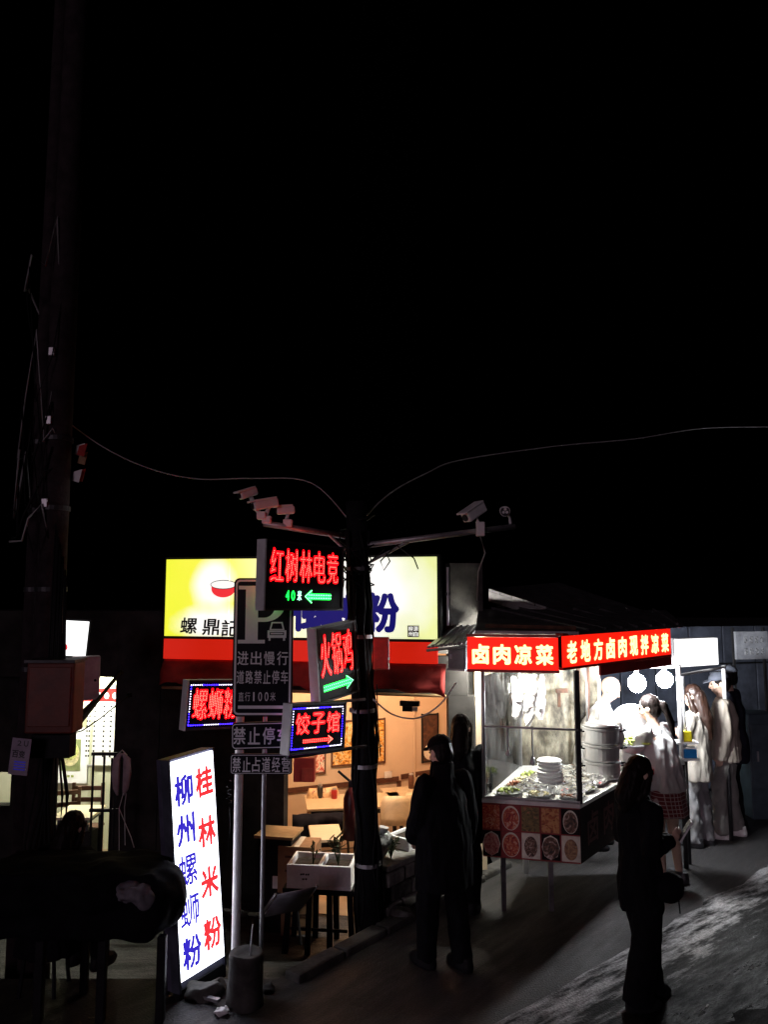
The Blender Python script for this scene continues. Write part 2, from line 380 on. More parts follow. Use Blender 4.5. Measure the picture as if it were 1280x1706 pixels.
def char(parent, ch, x, z, w, h, m, y=-.004, bold=.01, name='character', thick=.002, slant=0):
    if ch == '1': w *= .4
    b = bold*min(w, h)*1.1; v, f = norm_glyph(ch, 0, w-2*b, h-2*b)
    mb = MB(); sh = [(0, 0)]+([(b*math.cos(a*math.pi/4), b*math.sin(a*math.pi/4)) for a in range(8)] if bold > .004 else [])
    for k, (dx, dz) in enumerate(sh):
        mb.add([(x+p+dx+slant*q, y-.00012*k, z+q+dz) for p, q in v], [tuple(g) for g in f])
    return part(name, mb, m, parent)
def thin(img):
    img = img.copy().astype(np.uint8); ch = True
    while ch:
        ch = False
        for step in (0, 1):
            P = np.pad(img, 1)
            p2, p3, p4, p5, p6, p7, p8, p9 = P[:-2, 1:-1], P[:-2, 2:], P[1:-1, 2:], P[2:, 2:], P[2:, 1:-1], P[2:, :-2], P[1:-1, :-2], P[:-2, :-2]
            L = [p2, p3, p4, p5, p6, p7, p8, p9]; B = sum(x.astype(int) for x in L)
            A = sum(((L[i] == 0) & (L[(i+1) % 8] == 1)).astype(int) for i in range(8))
            c = (img == 1) & (B >= 2) & (B <= 6) & (A == 1)
            if step == 0: c &= (p2*p4*p6 == 0) & (p4*p6*p8 == 0)
            else: c &= (p2*p4*p8 == 0) & (p2*p6*p8 == 0)
            if c.any(): img[c] = 0; ch = True
    return img
def led_points(ch, w, h, pitch):
    v, f = norm_glyph(ch, 0, w, h); N = 72
    gx, gy = np.meshgrid((np.arange(N)+.5)/N*w-w/2, (np.arange(N)+.5)/N*h-h/2)
    img = np.zeros((N, N), bool)
    for p in f:
        for i in range(1, len(p)-1):
            a, b, c = v[p[0]], v[p[i]], v[p[i+1]]
            d = (b[1]-c[1])*(a[0]-c[0])+(c[0]-b[0])*(a[1]-c[1])
            if abs(d) < 1e-12: continue
            s = ((b[1]-c[1])*(gx-c[0])+(c[0]-b[0])*(gy-c[1]))/d; t = ((c[1]-a[1])*(gx-c[0])+(a[0]-c[0])*(gy-c[1]))/d
            img |= (s >= 0) & (t >= 0) & (s+t <= 1)
    sk = thin(img); pts = [(gx[i, j], gy[i, j]) for i, j in zip(*np.nonzero(sk))]
    out = []
    for p in pts:
        if all((p[0]-q[0])**2+(p[1]-q[1])**2 > pitch*pitch for q in out): out.append(p)
    return out
def dots(mb, pts, x, z, y, r):
    for a, b in pts:
        mb.add([(x+a-r, y, z+b), (x+a, y, z+b-r), (x+a+r, y, z+b), (x+a, y, z+b+r), (x+a, y-r, z+b)], [(0, 1, 4), (1, 2, 4), (2, 3, 4), (3, 0, 4)])
def panel_frame(l, dl, r, dr, ytop, ybot, lift=0):
    """vertical panel between two measured edges: returns origin, rotation about z, width, z bottom, z top"""
    ym = (ytop+ybot)/2
    L, Rr = U(l, ym, dl), U(r, ym, dr)
    zt = (U(l, ytop, dl).z + U(r, ytop, dr).z)/2; zb = (U(l, ybot, dl).z + U(r, ybot, dr).z)/2
    d = Rr-L; c = (L+Rr)/2
    return c, math.atan2(d.y, d.x), math.hypot(d.x, d.y), zb, zt

# ================================================================== GROUND
P0, P1 = V((-.75, 5.75, 0)), V((1.1, 8.05, 0))
FZ = -.42
kd = (P1-P0).normalized(); kn = V((kd.y, -kd.x, 0))     # kn points to the road
def sheet(name, pts, m):
    mb = MB(); mb.add(pts, [tuple(range(len(pts)))]); return struct(part(name, mb, m))
sheet('road', [(-40, -12, 0), (60, -12, 0), (60, 90, 0), (1.1, 90, 0), (1.1, 8.05, 0), (-.75, 5.75, 0), (-40, 5.75, 0)], 'asphalt')
E = P0 + kd*((6.5-P0.y)/kd.y)
mb = MB()
mb.add([(-40, 5.75, 0), (-.75, 5.75, 0), (E.x, 6.5, FZ), (-40, 6.5, FZ)], [(0, 1, 2, 3)])
mb.add([(-40, 6.5, FZ), (E.x, 6.5, FZ), (1.1, 8.05, FZ), (1.1, 16, FZ), (-40, 16, FZ)], [(0, 1, 2, 3, 4)])
mb.add([(-.75, 5.75, 0), (1.1, 8.05, 0), (1.1, 8.05, FZ), (E.x, 6.5, FZ)], [(0, 1, 2, 3)])
struct(part('forecourt', mb, 'forecourt'))
# wet concrete gutter strip along the near side of the road
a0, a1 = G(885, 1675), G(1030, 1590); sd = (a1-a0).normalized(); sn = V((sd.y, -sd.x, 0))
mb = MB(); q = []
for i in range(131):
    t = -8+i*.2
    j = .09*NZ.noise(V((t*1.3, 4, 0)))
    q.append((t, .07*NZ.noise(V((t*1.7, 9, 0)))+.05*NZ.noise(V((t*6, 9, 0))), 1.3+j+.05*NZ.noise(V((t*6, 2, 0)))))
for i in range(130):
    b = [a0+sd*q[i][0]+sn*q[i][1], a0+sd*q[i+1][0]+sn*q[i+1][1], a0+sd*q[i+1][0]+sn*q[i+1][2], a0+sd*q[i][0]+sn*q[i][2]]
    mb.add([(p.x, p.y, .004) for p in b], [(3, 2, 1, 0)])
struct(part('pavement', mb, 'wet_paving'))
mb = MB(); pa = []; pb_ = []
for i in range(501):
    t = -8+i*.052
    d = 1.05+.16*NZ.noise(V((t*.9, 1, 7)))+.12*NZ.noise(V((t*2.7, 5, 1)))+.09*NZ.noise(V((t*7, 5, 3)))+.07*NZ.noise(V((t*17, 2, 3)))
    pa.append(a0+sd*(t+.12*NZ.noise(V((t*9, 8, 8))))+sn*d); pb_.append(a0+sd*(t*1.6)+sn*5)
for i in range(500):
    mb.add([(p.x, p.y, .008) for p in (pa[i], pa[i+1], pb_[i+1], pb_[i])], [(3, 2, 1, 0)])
struct(part('shadow_sheet', mb, 'ground_shadow'))  # near-black sheet standing in for unlit ground on the near side
# kerb stones
kerb = thing('kerb', 'low kerb of rough stones along the road edge', 'kerb')
for i in range(6):
    c = P0+kd*(.28+i*.5)+kn*.1; m = M.Rotation(math.atan2(kd.y, kd.x)+random.uniform(-.03, .03), 3, 'Z') @ M.Rotation(random.uniform(-.03, .03), 3, 'X')
    part('kerb_stone', MB().box((c.x, c.y, -.02), (.485, .15, .15), m), 'dark_concrete', kerb, .02)

# ================================================================== LEFT SHOP, NOODLE SHOP, BACK WALLS
def wallbox(mb, x0, y0, x1, y1, z0, z1, th=.12):   # wall whose front face runs from (x0,y0) to (x1,y1); thickness goes away from the camera
    d = V((x1-x0, y1-y0, 0)).normalized(); n = V((-d.y, d.x, 0))*th
    a, b = V((x0, y0, 0)), V((x1, y1, 0))
    p = [a, b, b+n, a+n]
    return mb.hexa([(q.x, q.y, z0) for q in p]+[(q.x, q.y, z1) for q in p])
fd = lambda x: 8.12 + (x+2.26)*(-.65/2.76)     # facade line of the noodle shop
shop = thing('noodle_shop', 'small noodle shop with open front glowing orange behind the pole', 'building', (0, 0, 0))
OX0, OX1 = -1.0, .62
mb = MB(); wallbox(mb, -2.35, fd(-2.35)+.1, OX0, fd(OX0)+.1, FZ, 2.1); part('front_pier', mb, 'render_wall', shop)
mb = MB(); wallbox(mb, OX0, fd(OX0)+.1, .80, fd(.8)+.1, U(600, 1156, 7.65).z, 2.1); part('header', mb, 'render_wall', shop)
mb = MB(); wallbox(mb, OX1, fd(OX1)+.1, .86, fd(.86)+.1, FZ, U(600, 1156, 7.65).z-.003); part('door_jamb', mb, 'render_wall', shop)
mb = MB(); wallbox(mb, -2.5, 9.1, 1.3, 10.6, FZ, 2.3); part('back_wall', mb, 'peach_wall', shop)
mb = MB(); wallbox(mb, -1.75, 9.2, -1.75, 8.25, FZ, 2.1, -.1); part('side_wall', mb, 'peach_wall', shop)
mb = MB(); wallbox(mb, .9, 7.75, 1.0, 10.3, FZ, 2.3, -.1); part('side_wall', mb, 'peach_wall', shop)
mb = MB(); mb.hexa([(-2.5, 8.4, 2.12), (1.0, 7.55, 2.12), (1.3, 10.6, 2.3), (-2.5, 9.3, 2.3), (-2.5, 8.4, 2.2), (1.0, 7.55, 2.2), (1.3, 10.6, 2.4), (-2.5, 9.3, 2.4)]); part('roof', mb, 'dark_concrete', shop)
mb = MB(); mb.add([(-1.74, 8.15, FZ+.006), (.9, 7.6, FZ+.006), (.95, 10.3, FZ+.006), (-1.74, 9.4, FZ+.006)], [(0, 1, 2, 3)]); part('floor', mb, 'tile_floor', shop)
def on_back(x): return 9.1+(x+2.5)*1.5/3.8
bdir = V((3.8, 1.5, 0)).normalized(); bn = V((bdir.y, -bdir.x, 0)); brz = math.atan2(1.5, 3.8)
def back_pt(px, py, off=.02):
    r = ray(px, py); # intersect the back wall plane
    n = bn; p = V((-2.5, 9.1, 0)); c = V((0, 0, HCAM))
    t = (p-c).dot(n)/r.dot(n); return c+r*t+n*off
for a, b in ((( 470, 1318), (664, 1297)), ((668, 1294), (760, 1279))):
    A, B = back_pt(*a), back_pt(*b); part('wall_rail', MB().hexa([A+V((0, 0, -.03)), B+V((0, 0, -.03)), B-bn*.018+V((0, 0, -.03)), A-bn*.018+V((0, 0, -.03)), A+V((0, 0, .03)), B+V((0, 0, .03)), B-bn*.018+V((0, 0, .03)), A-bn*.018+V((0, 0, .03))]), 'wood_rail', shop)
A, B = back_pt(690, 1160), back_pt(690, 1330); part('wall_pipe', MB().tube([A, (A+B)/2, B], .012), 'peach_wall', shop)
A = back_pt(664, 1315); part('wall_post', MB().box((A.x, A.y, A.z), (.05, .03, .22), M.Rotation(brz, 3, 'Z')), 'wood_rail', shop)
# posters on the back wall
def poster(x0, y0, x1, y1, label, m, name='poster', lines=None, group=None, frame='wood_rail'):
    A, B = back_pt(x0, (y0+y1)/2, .012), back_pt(x1, (y0+y1)/2, .012); c = (A+B)/2; wd = (B-A).length
    zt, zb = back_pt((x0+x1)/2, y0).z, back_pt((x0+x1)/2, y1).z
    t = thing(name, label, 'poster', (c.x, c.y, (zt+zb)/2), brz, group); h = zt-zb
    part('sheet', MB().box((0, 0, 0), (wd, .012, h)), m, t)
    for sx in (-1, 1): part('frame_side', MB().box((sx*wd/2, -.004, 0), (.018, .024, h+.03)), frame, t)
    for sz in (-1, 1): part('frame_rail', MB().box((0, -.005, sz*h/2), (wd-.018, .022, .018)), frame, t)
    return t, wd, h
fp = lambda i, cols, s=9: food_print('poster_print_%d' % i, cols, i, s)
OR = [(.03, .012, .01), (.5, .2, .03), (.75, .42, .08), (.8, .7, .45), (.04, .015, .01)]
poster(553, 1200, 640, 1272, 'framed yellow and brown poster on the orange wall, behind the dark pole', fp(1, OR, 11))
poster(498, 1235, 541, 1288, 'small black and red picture on the orange wall under the dumpling sign', fp(2, [(.02, .01, .01), (.6, .1, .06), (.85, .8, .7), (.03, .01, .01)], 9))
t, pw, ph = poster(703, 1190, 729, 1268, 'narrow dark menu poster on the orange wall beside the doorway', fp(3, [(.03, .015, .012), (.05, .02, .015), (.12, .05, .03)], 6), frame='black_paint')
part('picture', MB().loft([((0, -.008, -ph*.3), pw*.42, ph*.17, (1, 0, 0), (0, 0, 1)), ((0, -.012, -ph*.3), pw*.4, ph*.16, (1, 0, 0), (0, 0, 1))], 18), fp(4, [(.6, .5, .35), (.85, .8, .7), (.5, .35, .2)], 15), t)
A = back_pt(646, 1290); t = thing('wall_switch', 'white wall switch plate on the orange wall beside the pole', 'switch', A, brz)
part('plate', MB().box((0, 0, 0), (.1, .015, .08)), 'plastic_white', t, .004); part('rocker', MB().box((0, -.01, 0), (.03, .012, .04)), 'plastic_white', t)
# ceiling lamp of the noodle shop (above the header, lighting the room)
for i, (x, y) in enumerate(((-.75, 8.55), (.15, 8.9))):
    t = thing('ceiling_lamp', ('warm tube lamp under the noodle shop ceiling, left of two', 'warm tube lamp under the noodle shop ceiling, right of two')[i], 'lamp', (x, y, 2.02), .2, 'warm ceiling lamps of the noodle shop')
    part('housing', MB().box((0, 0, .05), (.62, .08, .05)), 'white_paint', t, .005); part('tube', MB().capsule((-.27, 0, 0), (.27, 0, 0), .018, .018), 'warm_lamp', t, smooth=True); part('spill_blocker', MB().box((0, -.06, -.0), (.64, .006, .16)), 'white_paint', t)  # street-side plate added to block lamp spill onto the road
# tables and chairs inside
def table(px0, px1, py, z, label, group, dep=.55, mtop='table_top', leg='dark_metal', fz=FZ, rz=.15, cat='table'):
    A, B = G(px0, py, z), G(px1, py, z); c = (A+B)/2; wd = (B-A).length
    t = thing('dining_table', label, cat, (c.x, c.y+dep/2, fz), rz, group); H = z-fz
    part('table_top', MB().box((0, 0, H-.015), (wd, dep, .03)), mtop, t, .006)
    part('apron', MB().box((0, 0, H-.06), (wd-.1, dep-.1, .055)), leg, t)
    for sx in (-1, 1):
        for sy in (-1, 1): part('leg', MB().box((sx*(wd/2-.05), sy*(dep/2-.05), (H-.09)/2), (.035, .035, H-.09)), leg, t)
    return t
GT = 'dining tables in the noodle shop'
table(505, 672, 1345, .33, 'pale wooden dining table along the orange wall', GT, .6)
table(512, 566, 1399, .33, 'pale wooden dining table nearest the doorway by the cardboard boxes', GT, .5)
table(640, 760, 1326, .33, 'pale wooden dining table at the back right of the noodle shop', GT, .5, rz=.3)
def chair(px, py, z, rz, label, mseat, mleg, group, fz=FZ, bh=.42):
    p = G(px, py, z); t = thing('dining_chair', label, 'chair', (p.x, p.y, fz), rz, group); H = .44
    part('seat', MB().box((0, 0, H), (.4, .4, .03)), mseat, t, .012)
    mb = MB(); 
    for i in range(7):
        a = (i-3)/3; mb.add([], [])
    n = 8; rows = 5; vs = []; fs = []
    for j in range(rows):
        for i in range(n):
            u = i/(n-1)*2-1; v = j/(rows-1)
            wdt = .2*(1-.15*max(0, v-.7)/.3)
            vs.append((u*wdt, .2-.05*(1-u*u)+.08*v, H+.12+(bh-.12)*v))
    for j in range(rows-1):
        for i in range(n-1): fs.append((j*n+i, j*n+i+1, (j+1)*n+i+1, (j+1)*n+i))
    mb.add(vs, fs); o = part('backrest', mb, mseat, t, smooth=True); s = o.modifiers.new('s', 'SOLIDIFY'); s.thickness = .018
    for sx in (-1, 1):
        part('leg', MB().tube([(sx*.17, -.17, H-.015), (sx*.19, -.19, 0)], .014), mleg, t)
        part('leg', MB().tube([(sx*.17, .27, H+.3), (sx*.17, .19, H), (sx*.19, .21, 0)], .014), mleg, t)
    return t
chair(668, 1405, -.0, .1, 'tan moulded chair pushed under the back table', 'table_top', 'dark_metal', 'chairs in the noodle shop')
chair(715, 1395, .0, .3, 'tan moulded chair behind the planter, by the dark figure', 'table_top', 'dark_metal', 'chairs in the noodle shop')
chair(548, 1390, -.02, .35, 'pale chair with an orange patterned cover at the doorway table', fp(5, [(.75, .5, .25), (.8, .6, .35), (.3, .08, .05)], 8), 'dark_metal', 'chairs in the noodle shop')
for i, (px, py, hh_, m_, lab) in enumerate(((556, 1334, .1, 'plastic_red', 'red condiment jar on the wall table in the noodle shop'), (532, 1333, .14, 'plastic_dark', 'dark chopstick holder on the wall table in the noodle shop'), (700, 1316, .12, 'plastic_white', 'white condiment jar on the back right table'), (686, 1317, .16, 'wood_rail', 'brown bottle on the back right table'))):
    p = G(px, py, .33); t = thing('table_jar', lab, 'jar', (p.x, p.y+.1, .332)); part('vessel', MB().loft([((0, 0, 0), .035, .035), ((0, 0, hh_*.8), .037, .037), ((0, 0, hh_), .026, .026)], 14), m_, t, smooth=True); part('lid', MB().cone((0, 0, hh_+.001), (0, 0, hh_+.018), .028, .025), 'steel', t)
# blue cloth on first table
p = G(540, 1370, .2); t = thing('table_cloth', 'dark blue cloth hanging below the wall table edge', 'cloth', (p.x, p.y, .3), .15)
mb = MB(); n = 14
for i in range(n): x = -.35+i*.7/(n-1); mb.add([(x, -.02*math.sin(i*1.9), 0), (x, .02*math.sin(i*2.3)-.02, -.2-.06*math.sin(i*.6))], [])
mb.f = [(2*i, 2*i+2, 2*i+3, 2*i+1) for i in range(n-1)]
o = part('cloth_sheet', mb, 'cloth_navy', t, smooth=True); s = o.modifiers.new('s', 'SOLIDIFY'); s.thickness = .006
# fire extinguisher standing by the pole
p = U(585, 1395, 7.2); t = thing('fire_extinguisher', 'dark fire extinguisher hanging beside the pole before the orange room', 'extinguisher', (p.x, p.y, p.z-.02))
part('cylinder', MB().loft([((0, 0, 0), .05, .05), ((0, 0, .01), .07, .07), ((0, 0, .36), .07, .07), ((0, 0, .42), .05, .05), ((0, 0, .46), .022, .022)], 18), mat('ext_red', (.09, .008, .008), .4), t, smooth=True)
part('valve', MB().box((0, 0, .49), (.05, .04, .06)), 'dark_metal', t, .006)
part('handle', MB().tube([(.0, 0, .5), (-.06, 0, .55), (-.12, 0, .6)], .012), 'black_paint', t)
part('hose', MB().tube([(.02, 0, .5), (.09, .01, .48), (.1, .01, .3), (.085, 0, .12)], .012), 'rubber', t, smooth=True)
# hanging rod/bracket device near ceiling
p = U(683, 1172, 7.95); t = thing('door_closer', 'black door closer with a small white tag at the top of the doorway', 'door closer', p, -.2)
part('body', MB().box((0, 0, 0), (.2, .06, .05)), 'black_paint', t, .006); part('arm', MB().box((-.02, -.02, -.05), (.1, .04, .05)), 'black_paint', t); part('tag', MB().box((.06, -.03, -.05), (.05, .012, .045)), 'plastic_white', t)

# --------------------------- yellow shop sign
c, rz, W_, zb, zt = panel_frame(276, 8.0, 729, 7.38, 930, 1062)
sg = thing('shop_sign', 'long yellow backlit sign with big navy characters above the red awning', 'sign', (c.x, c.y, zb), rz); HS = zt-zb
part('casing', MB().box((0, .09, HS/2), (W_+.05, .16, HS+.05)), 'black_paint', sg)
n = 4
for i in range(n):
    x0, x1 = -W_/2+W_*i/n, -W_/2+W_*(i+1)/n
    part('face_panel', MB().box(((x0+x1)/2, -.004, HS/2), (x1-x0-.006, .02, HS)), 'yellow_face', sg)
def sx(px): return (px-276)/(729-276)*W_-W_/2
def sz(py, px=400): return HS*(1-(py-(941-(px-276)*.05))/131)
def halo(px, py, rw, rh, k=.6):
    pts = []; 
    for i in range(28):
        a = 2*math.pi*i/28; q = 1+.12*NZ.noise(V((math.cos(a)*2, math.sin(a)*2, px)))
        pts.append((sx(px)+rw*q*math.cos(a), -.016, sz(py, px)+rh*q*math.sin(a)))
    part('print_patch', MB().add(pts, [tuple(range(28))]), 'halo_white', sg)
for ch, x in zip('螺鼎記', (320, 359, 392)): char(sg, ch, sx(x), sz(1052, x), .185, .165, 'ink_black', -.018, .02, slant=.08)
for ch, x, y in zip('柳州螺蛳粉', (430, 484, 540, 586, 642), (1022, 1020, 1017, 1016, 1012)): char(sg, ch, sx(x), sz(y, x), .36, .39, 'ink_navy', -.018, .045)
# bowl print
bw = [(.13*math.cos(a), .085*math.sin(a)) for a in [math.pi+math.pi*i/14 for i in range(15)]]
X, Z = sx(379), sz(987, 379)
part('bowl_print', MB().add([(X+a, -.018, Z+b) for a, b in [(-.13, 0.045)]+bw+[(.13, .045)]], [tuple(range(17))]), 'ink_red', sg)
part('bowl_print', MB().add([(X+.142*math.cos(2*math.pi*i/20), -.0188, Z+.045+.047*math.sin(2*math.pi*i/20)) for i in range(20)], [tuple(range(20))]), 'ink_black', sg)
part('bowl_print', MB().add([(X+.135*math.cos(2*math.pi*i/20), -.0195, Z+.045+.04*math.sin(2*math.pi*i/20)) for i in range(20)], [tuple(range(20))]), 'halo_white', sg)
# seal
X, Z, q = sx(692), sz(1039, 692), .055
part('seal', MB().box((X, -.016, Z), (q*2, .004, q*2)), 'ink_maroon', sg)
for ch, a, b in (('源', .5, .5), ('自', .5, -.5), ('柳', -.5, .5), ('州', -.5, -.5)): char(sg, ch, X+a*q*.92, Z+b*q*.92, q*.8, q*.8, 'halo_white', -.0195, .01)
part('lower_strip', MB().box((0, .0, -.13), (W_, .03, .2)), 'red_strip', sg)
# white edge lamp at the right end
p = U(747, 945, 7.45); q = U(747, 1042, 7.45); t = thing('drain_pipe', 'thin pale vertical pipe right of the yellow sign', 'pipe', (q.x, q.y, q.z))
part('pipe', MB().cone((0, 0, 0), (0, 0, p.z-q.z), .012, .012), 'white_paint', t); part('bracket', MB().box((0, .02, .3), (.05, .06, .03)), 'dark_metal', t)
# awning of red fabric
c2, rz2, W2, zb2, zt2 = panel_frame(268, 7.95, 742, 7.28, 1096, 1150)
aw = thing('awning', 'dark red fabric awning hanging below the yellow sign', 'awning', (c2.x, c2.y, 0), rz2)
zt2 = zb-.23; zb2 = U(640, 1152, 7.4).z
nx = 60; mb = MB(); vs = []; fs = []
rows = [(0, .12), (.3, .0), (1, -.04)]
for j, (v, y) in enumerate([(k/8, .12*(1-k/8)**2) for k in range(9)]):
    for i in range(nx):
        u = i/(nx-1); x = -W2/2+W2*u
        sag = .03*math.sin(u*17)+.02*math.sin(u*41) if j == 8 else 0
        vs.append((x, y-.05+.022*math.sin(u*38+v*2)*v+.03*NZ.noise(V((u*9, v*3, 1))), zt2+(zb2-zt2)*v+sag))
for j in range(8):
    for i in range(nx-1): fs.append((j*nx+i, j*nx+i+1, (j+1)*nx+i+1, (j+1)*nx+i))
mb.add(vs, fs); o = part('fabric', mb, 'red_fabric', aw, smooth=True); s = o.modifiers.new('s', 'SOLIDIFY'); s.thickness = .004
part('front_bar', MB().tube([(-W2/2, .03, zb2-.03), (0, .03, zb2-.03), (W2/2, .03, zb2-.03)], .016), 'ply', aw)

# --------------------------- left neighbour shop
ls = thing('corner_shop', 'left neighbour shop with a lit yellowish interior behind the concrete pole', 'building')
lx = lambda px, Y: U(px, 1200, Y).x
zh = U(130, 1128, 8.4).z
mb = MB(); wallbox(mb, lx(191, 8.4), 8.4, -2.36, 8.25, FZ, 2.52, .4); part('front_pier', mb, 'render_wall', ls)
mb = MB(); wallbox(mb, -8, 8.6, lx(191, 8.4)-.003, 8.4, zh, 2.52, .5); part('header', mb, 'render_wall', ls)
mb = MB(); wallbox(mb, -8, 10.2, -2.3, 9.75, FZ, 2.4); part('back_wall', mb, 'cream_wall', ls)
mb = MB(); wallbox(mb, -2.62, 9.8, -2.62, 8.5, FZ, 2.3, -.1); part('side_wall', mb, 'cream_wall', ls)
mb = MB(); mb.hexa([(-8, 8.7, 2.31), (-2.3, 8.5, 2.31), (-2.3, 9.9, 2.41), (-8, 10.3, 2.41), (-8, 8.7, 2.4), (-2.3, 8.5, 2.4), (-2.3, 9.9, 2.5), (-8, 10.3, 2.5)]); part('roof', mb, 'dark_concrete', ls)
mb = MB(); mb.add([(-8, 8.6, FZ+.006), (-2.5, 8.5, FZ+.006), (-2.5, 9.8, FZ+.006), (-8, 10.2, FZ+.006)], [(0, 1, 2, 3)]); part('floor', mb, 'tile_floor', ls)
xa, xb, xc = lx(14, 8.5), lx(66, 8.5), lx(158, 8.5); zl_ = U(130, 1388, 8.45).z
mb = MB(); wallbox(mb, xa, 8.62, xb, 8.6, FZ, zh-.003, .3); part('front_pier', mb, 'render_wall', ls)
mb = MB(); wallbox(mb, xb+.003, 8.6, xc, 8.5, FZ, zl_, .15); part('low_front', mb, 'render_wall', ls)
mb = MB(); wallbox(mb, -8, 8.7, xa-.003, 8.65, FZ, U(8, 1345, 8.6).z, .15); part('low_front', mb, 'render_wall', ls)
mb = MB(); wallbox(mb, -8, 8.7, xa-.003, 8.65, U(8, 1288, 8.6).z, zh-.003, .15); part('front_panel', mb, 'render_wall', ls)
t = thing('ceiling_lamp', 'cool tube lamp under the left shop ceiling', 'lamp', (-3.9, 9.2, 2.05), 0)
part('housing', MB().box((0, 0, .05), (1.2, .08, .05)), 'white_paint', t); part('tube', MB().capsule((-.55, 0, 0), (.55, 0, 0), .02, .02), 'cool_lamp', t, smooth=True)
def lb(px, py): # on left back wall
    return U(px, py, 9.75+(.45/5.7)*(-2.3-U(px, py, 9.9).x)-.03)
lrz = math.atan2(-.45, 5.7)
def lboard(x0, y0, x1, y1, label, name, m='sign_white'):
    A, B = lb(x0, (y0+y1)/2), lb(x1, (y0+y1)/2); c = (A+B)/2; zt, zb = lb((x0+x1)/2, y0).z, lb((x0+x1)/2, y1).z
    t = thing(name, label, 'menu board', (c.x, c.y, zb), lrz); wd, h = (B-A).length, zt-zb
    part('board', MB().box((0, 0, h/2), (wd, .02, h)), m, t); return t, wd, h
t, wd, h = lboard(134, 1146, 216, 1275, 'tall white price list with a red heading on the left shop wall', 'price_board')
part('heading', MB().box((0, -.012, h*.91), (wd*.98, .004, h*.17)), 'plastic_red', t)
for r in range(11):
    for cc, (x, wv) in enumerate(((-.36, .2), (-.02, .08), (.12, .08))):
        for k in range(int(wv*20)):
            part('price_text', MB().box((wd*(x+k*.05), -.0125, h*(.76-r*.064)), (wd*.032, .004, h*.024)), 'ink_black', t)
for k in range(5): part('heading_mark', MB().loft([((wd*(-.3+k*.16), -.015, h*.9), wd*.05, h*.045, (1, 0, 0), (0, 0, 1)), ((wd*(-.3+k*.16), -.0165, h*.9), wd*.045, h*.04, (1, 0, 0), (0, 0, 1))], 7), 'sign_white', t)
t, wd, h = lboard(64, 1216, 146, 1304, 'white poster with a green bowl of noodles on the left shop wall', 'noodle_poster')
gp = fp(6, [(.12, .16, .03), (.4, .42, .12), (.7, .68, .3), (.2, .24, .06)], 14)
part('bowl_picture', MB().box((wd*.15, -.012, h*.53), (wd*.42, .004, h*.6)), mat('pic_green', (.3, .34, .15), .4), t)
part('bowl', MB().loft([((wd*.15, -.015, h*.55), wd*.19, h*.23, (1, 0, 0), (0, 0, 1)), ((wd*.15, -.018, h*.55), wd*.19, h*.23, (1, 0, 0), (0, 0, 1))], 24), 'tofu', t)
part('noodles', MB().loft([((wd*.15, -.019, h*.6), wd*.17, h*.17, (1, 0, 0), (0, 0, 1)), ((wd*.15, -.022, h*.6), wd*.16, h*.16, (1, 0, 0), (0, 0, 1))], 24), gp, t)
for k in range(6): part('caption_mark', MB().box((wd*(-.35+.02*(k % 2)), -.012, h*(.25+k*.1)), (wd*.05, .004, h*.05)), 'ink_black', t)
for k in range(3): part('caption_mark', MB().box((wd*(.05+k*.08), -.012, h*.13), (wd*.05, .004, h*.04)), 'greens', t)
t, wd, h = lboard(112, 1160, 146, 1212, 'pale picture strip above the noodle poster', 'wall_picture', fp(7, [(.7, .68, .5), (.4, .36, .2), (.75, .72, .6)], 5))
part('rail', MB().box((0, -.015, h), (wd, .03, .03)), 'black_paint', t)
A = lb(148, 1180); B = lb(148, 1330); t = thing('wall_pipe', 'pale pipe running down the left shop wall between two boards', 'pipe', B)
part('pipe', MB().cone((0, 0, 0), (0, 0, A.z-B.z), .022, .022), 'cream_wall', t); part('clip', MB().box((0, 0, .4), (.07, .05, .02)), 'steel', t)
table(84, 150, 1362, .33, 'pale table with dark legs in the left shop', 'tables in the left shop', .5, fz=FZ, rz=0)
def dark_chair(px, py, z, rz, label):
    p = G(px, py, z); t = thing('wooden_chair', label, 'chair', (p.x, p.y, FZ), rz, 'chairs in the left shop')
    part('seat', MB().box((0, 0, .45), (.4, .38, .03)), 'wood_rail', t, .008)
    for sx_ in (-1, 1):
        part('leg', MB().box((sx_*.17, -.16, .22), (.035, .035, .44)), 'wood_rail', t); part('leg', MB().box((sx_*.17, .17, .46), (.035, .035, .92)), 'wood_rail', t)
    for k in range(3): part('back_rail', MB().box((0, .17, .6+k*.13), (.305, .02, .05)), 'wood_rail', t)
dark_chair(135, 1385, .0, .0, 'dark wooden chair at the left shop table'); dark_chair(100, 1395, .0, .3, 'dark wooden chair under the left shop table, by the pole')
# rack with bars at the shop's right edge
p = U(174, 1340, 8.0); t = thing('metal_rack', 'black barred metal rack at the left shop doorway', 'rack', (p.x, p.y, FZ)); zt_ = U(174, 1256, 8.0).z-FZ
for i, a in enumerate((-.13, -.02, .06, .1)): part('bar', MB().cone((a, 0, .02), (a, 0, zt_-.02*i), .012, .012, 8), 'black_paint', t)
part('top_rail', MB().box((0, 0, zt_), (.3, .03, .03)), 'black_paint', t); part('lower_rail', MB().box((0, 0, zt_-.55), (.3, .03, .03)), 'black_paint', t); part('foot', MB().box((0, 0, .01), (.3, .2, .02)), 'black_paint', t)

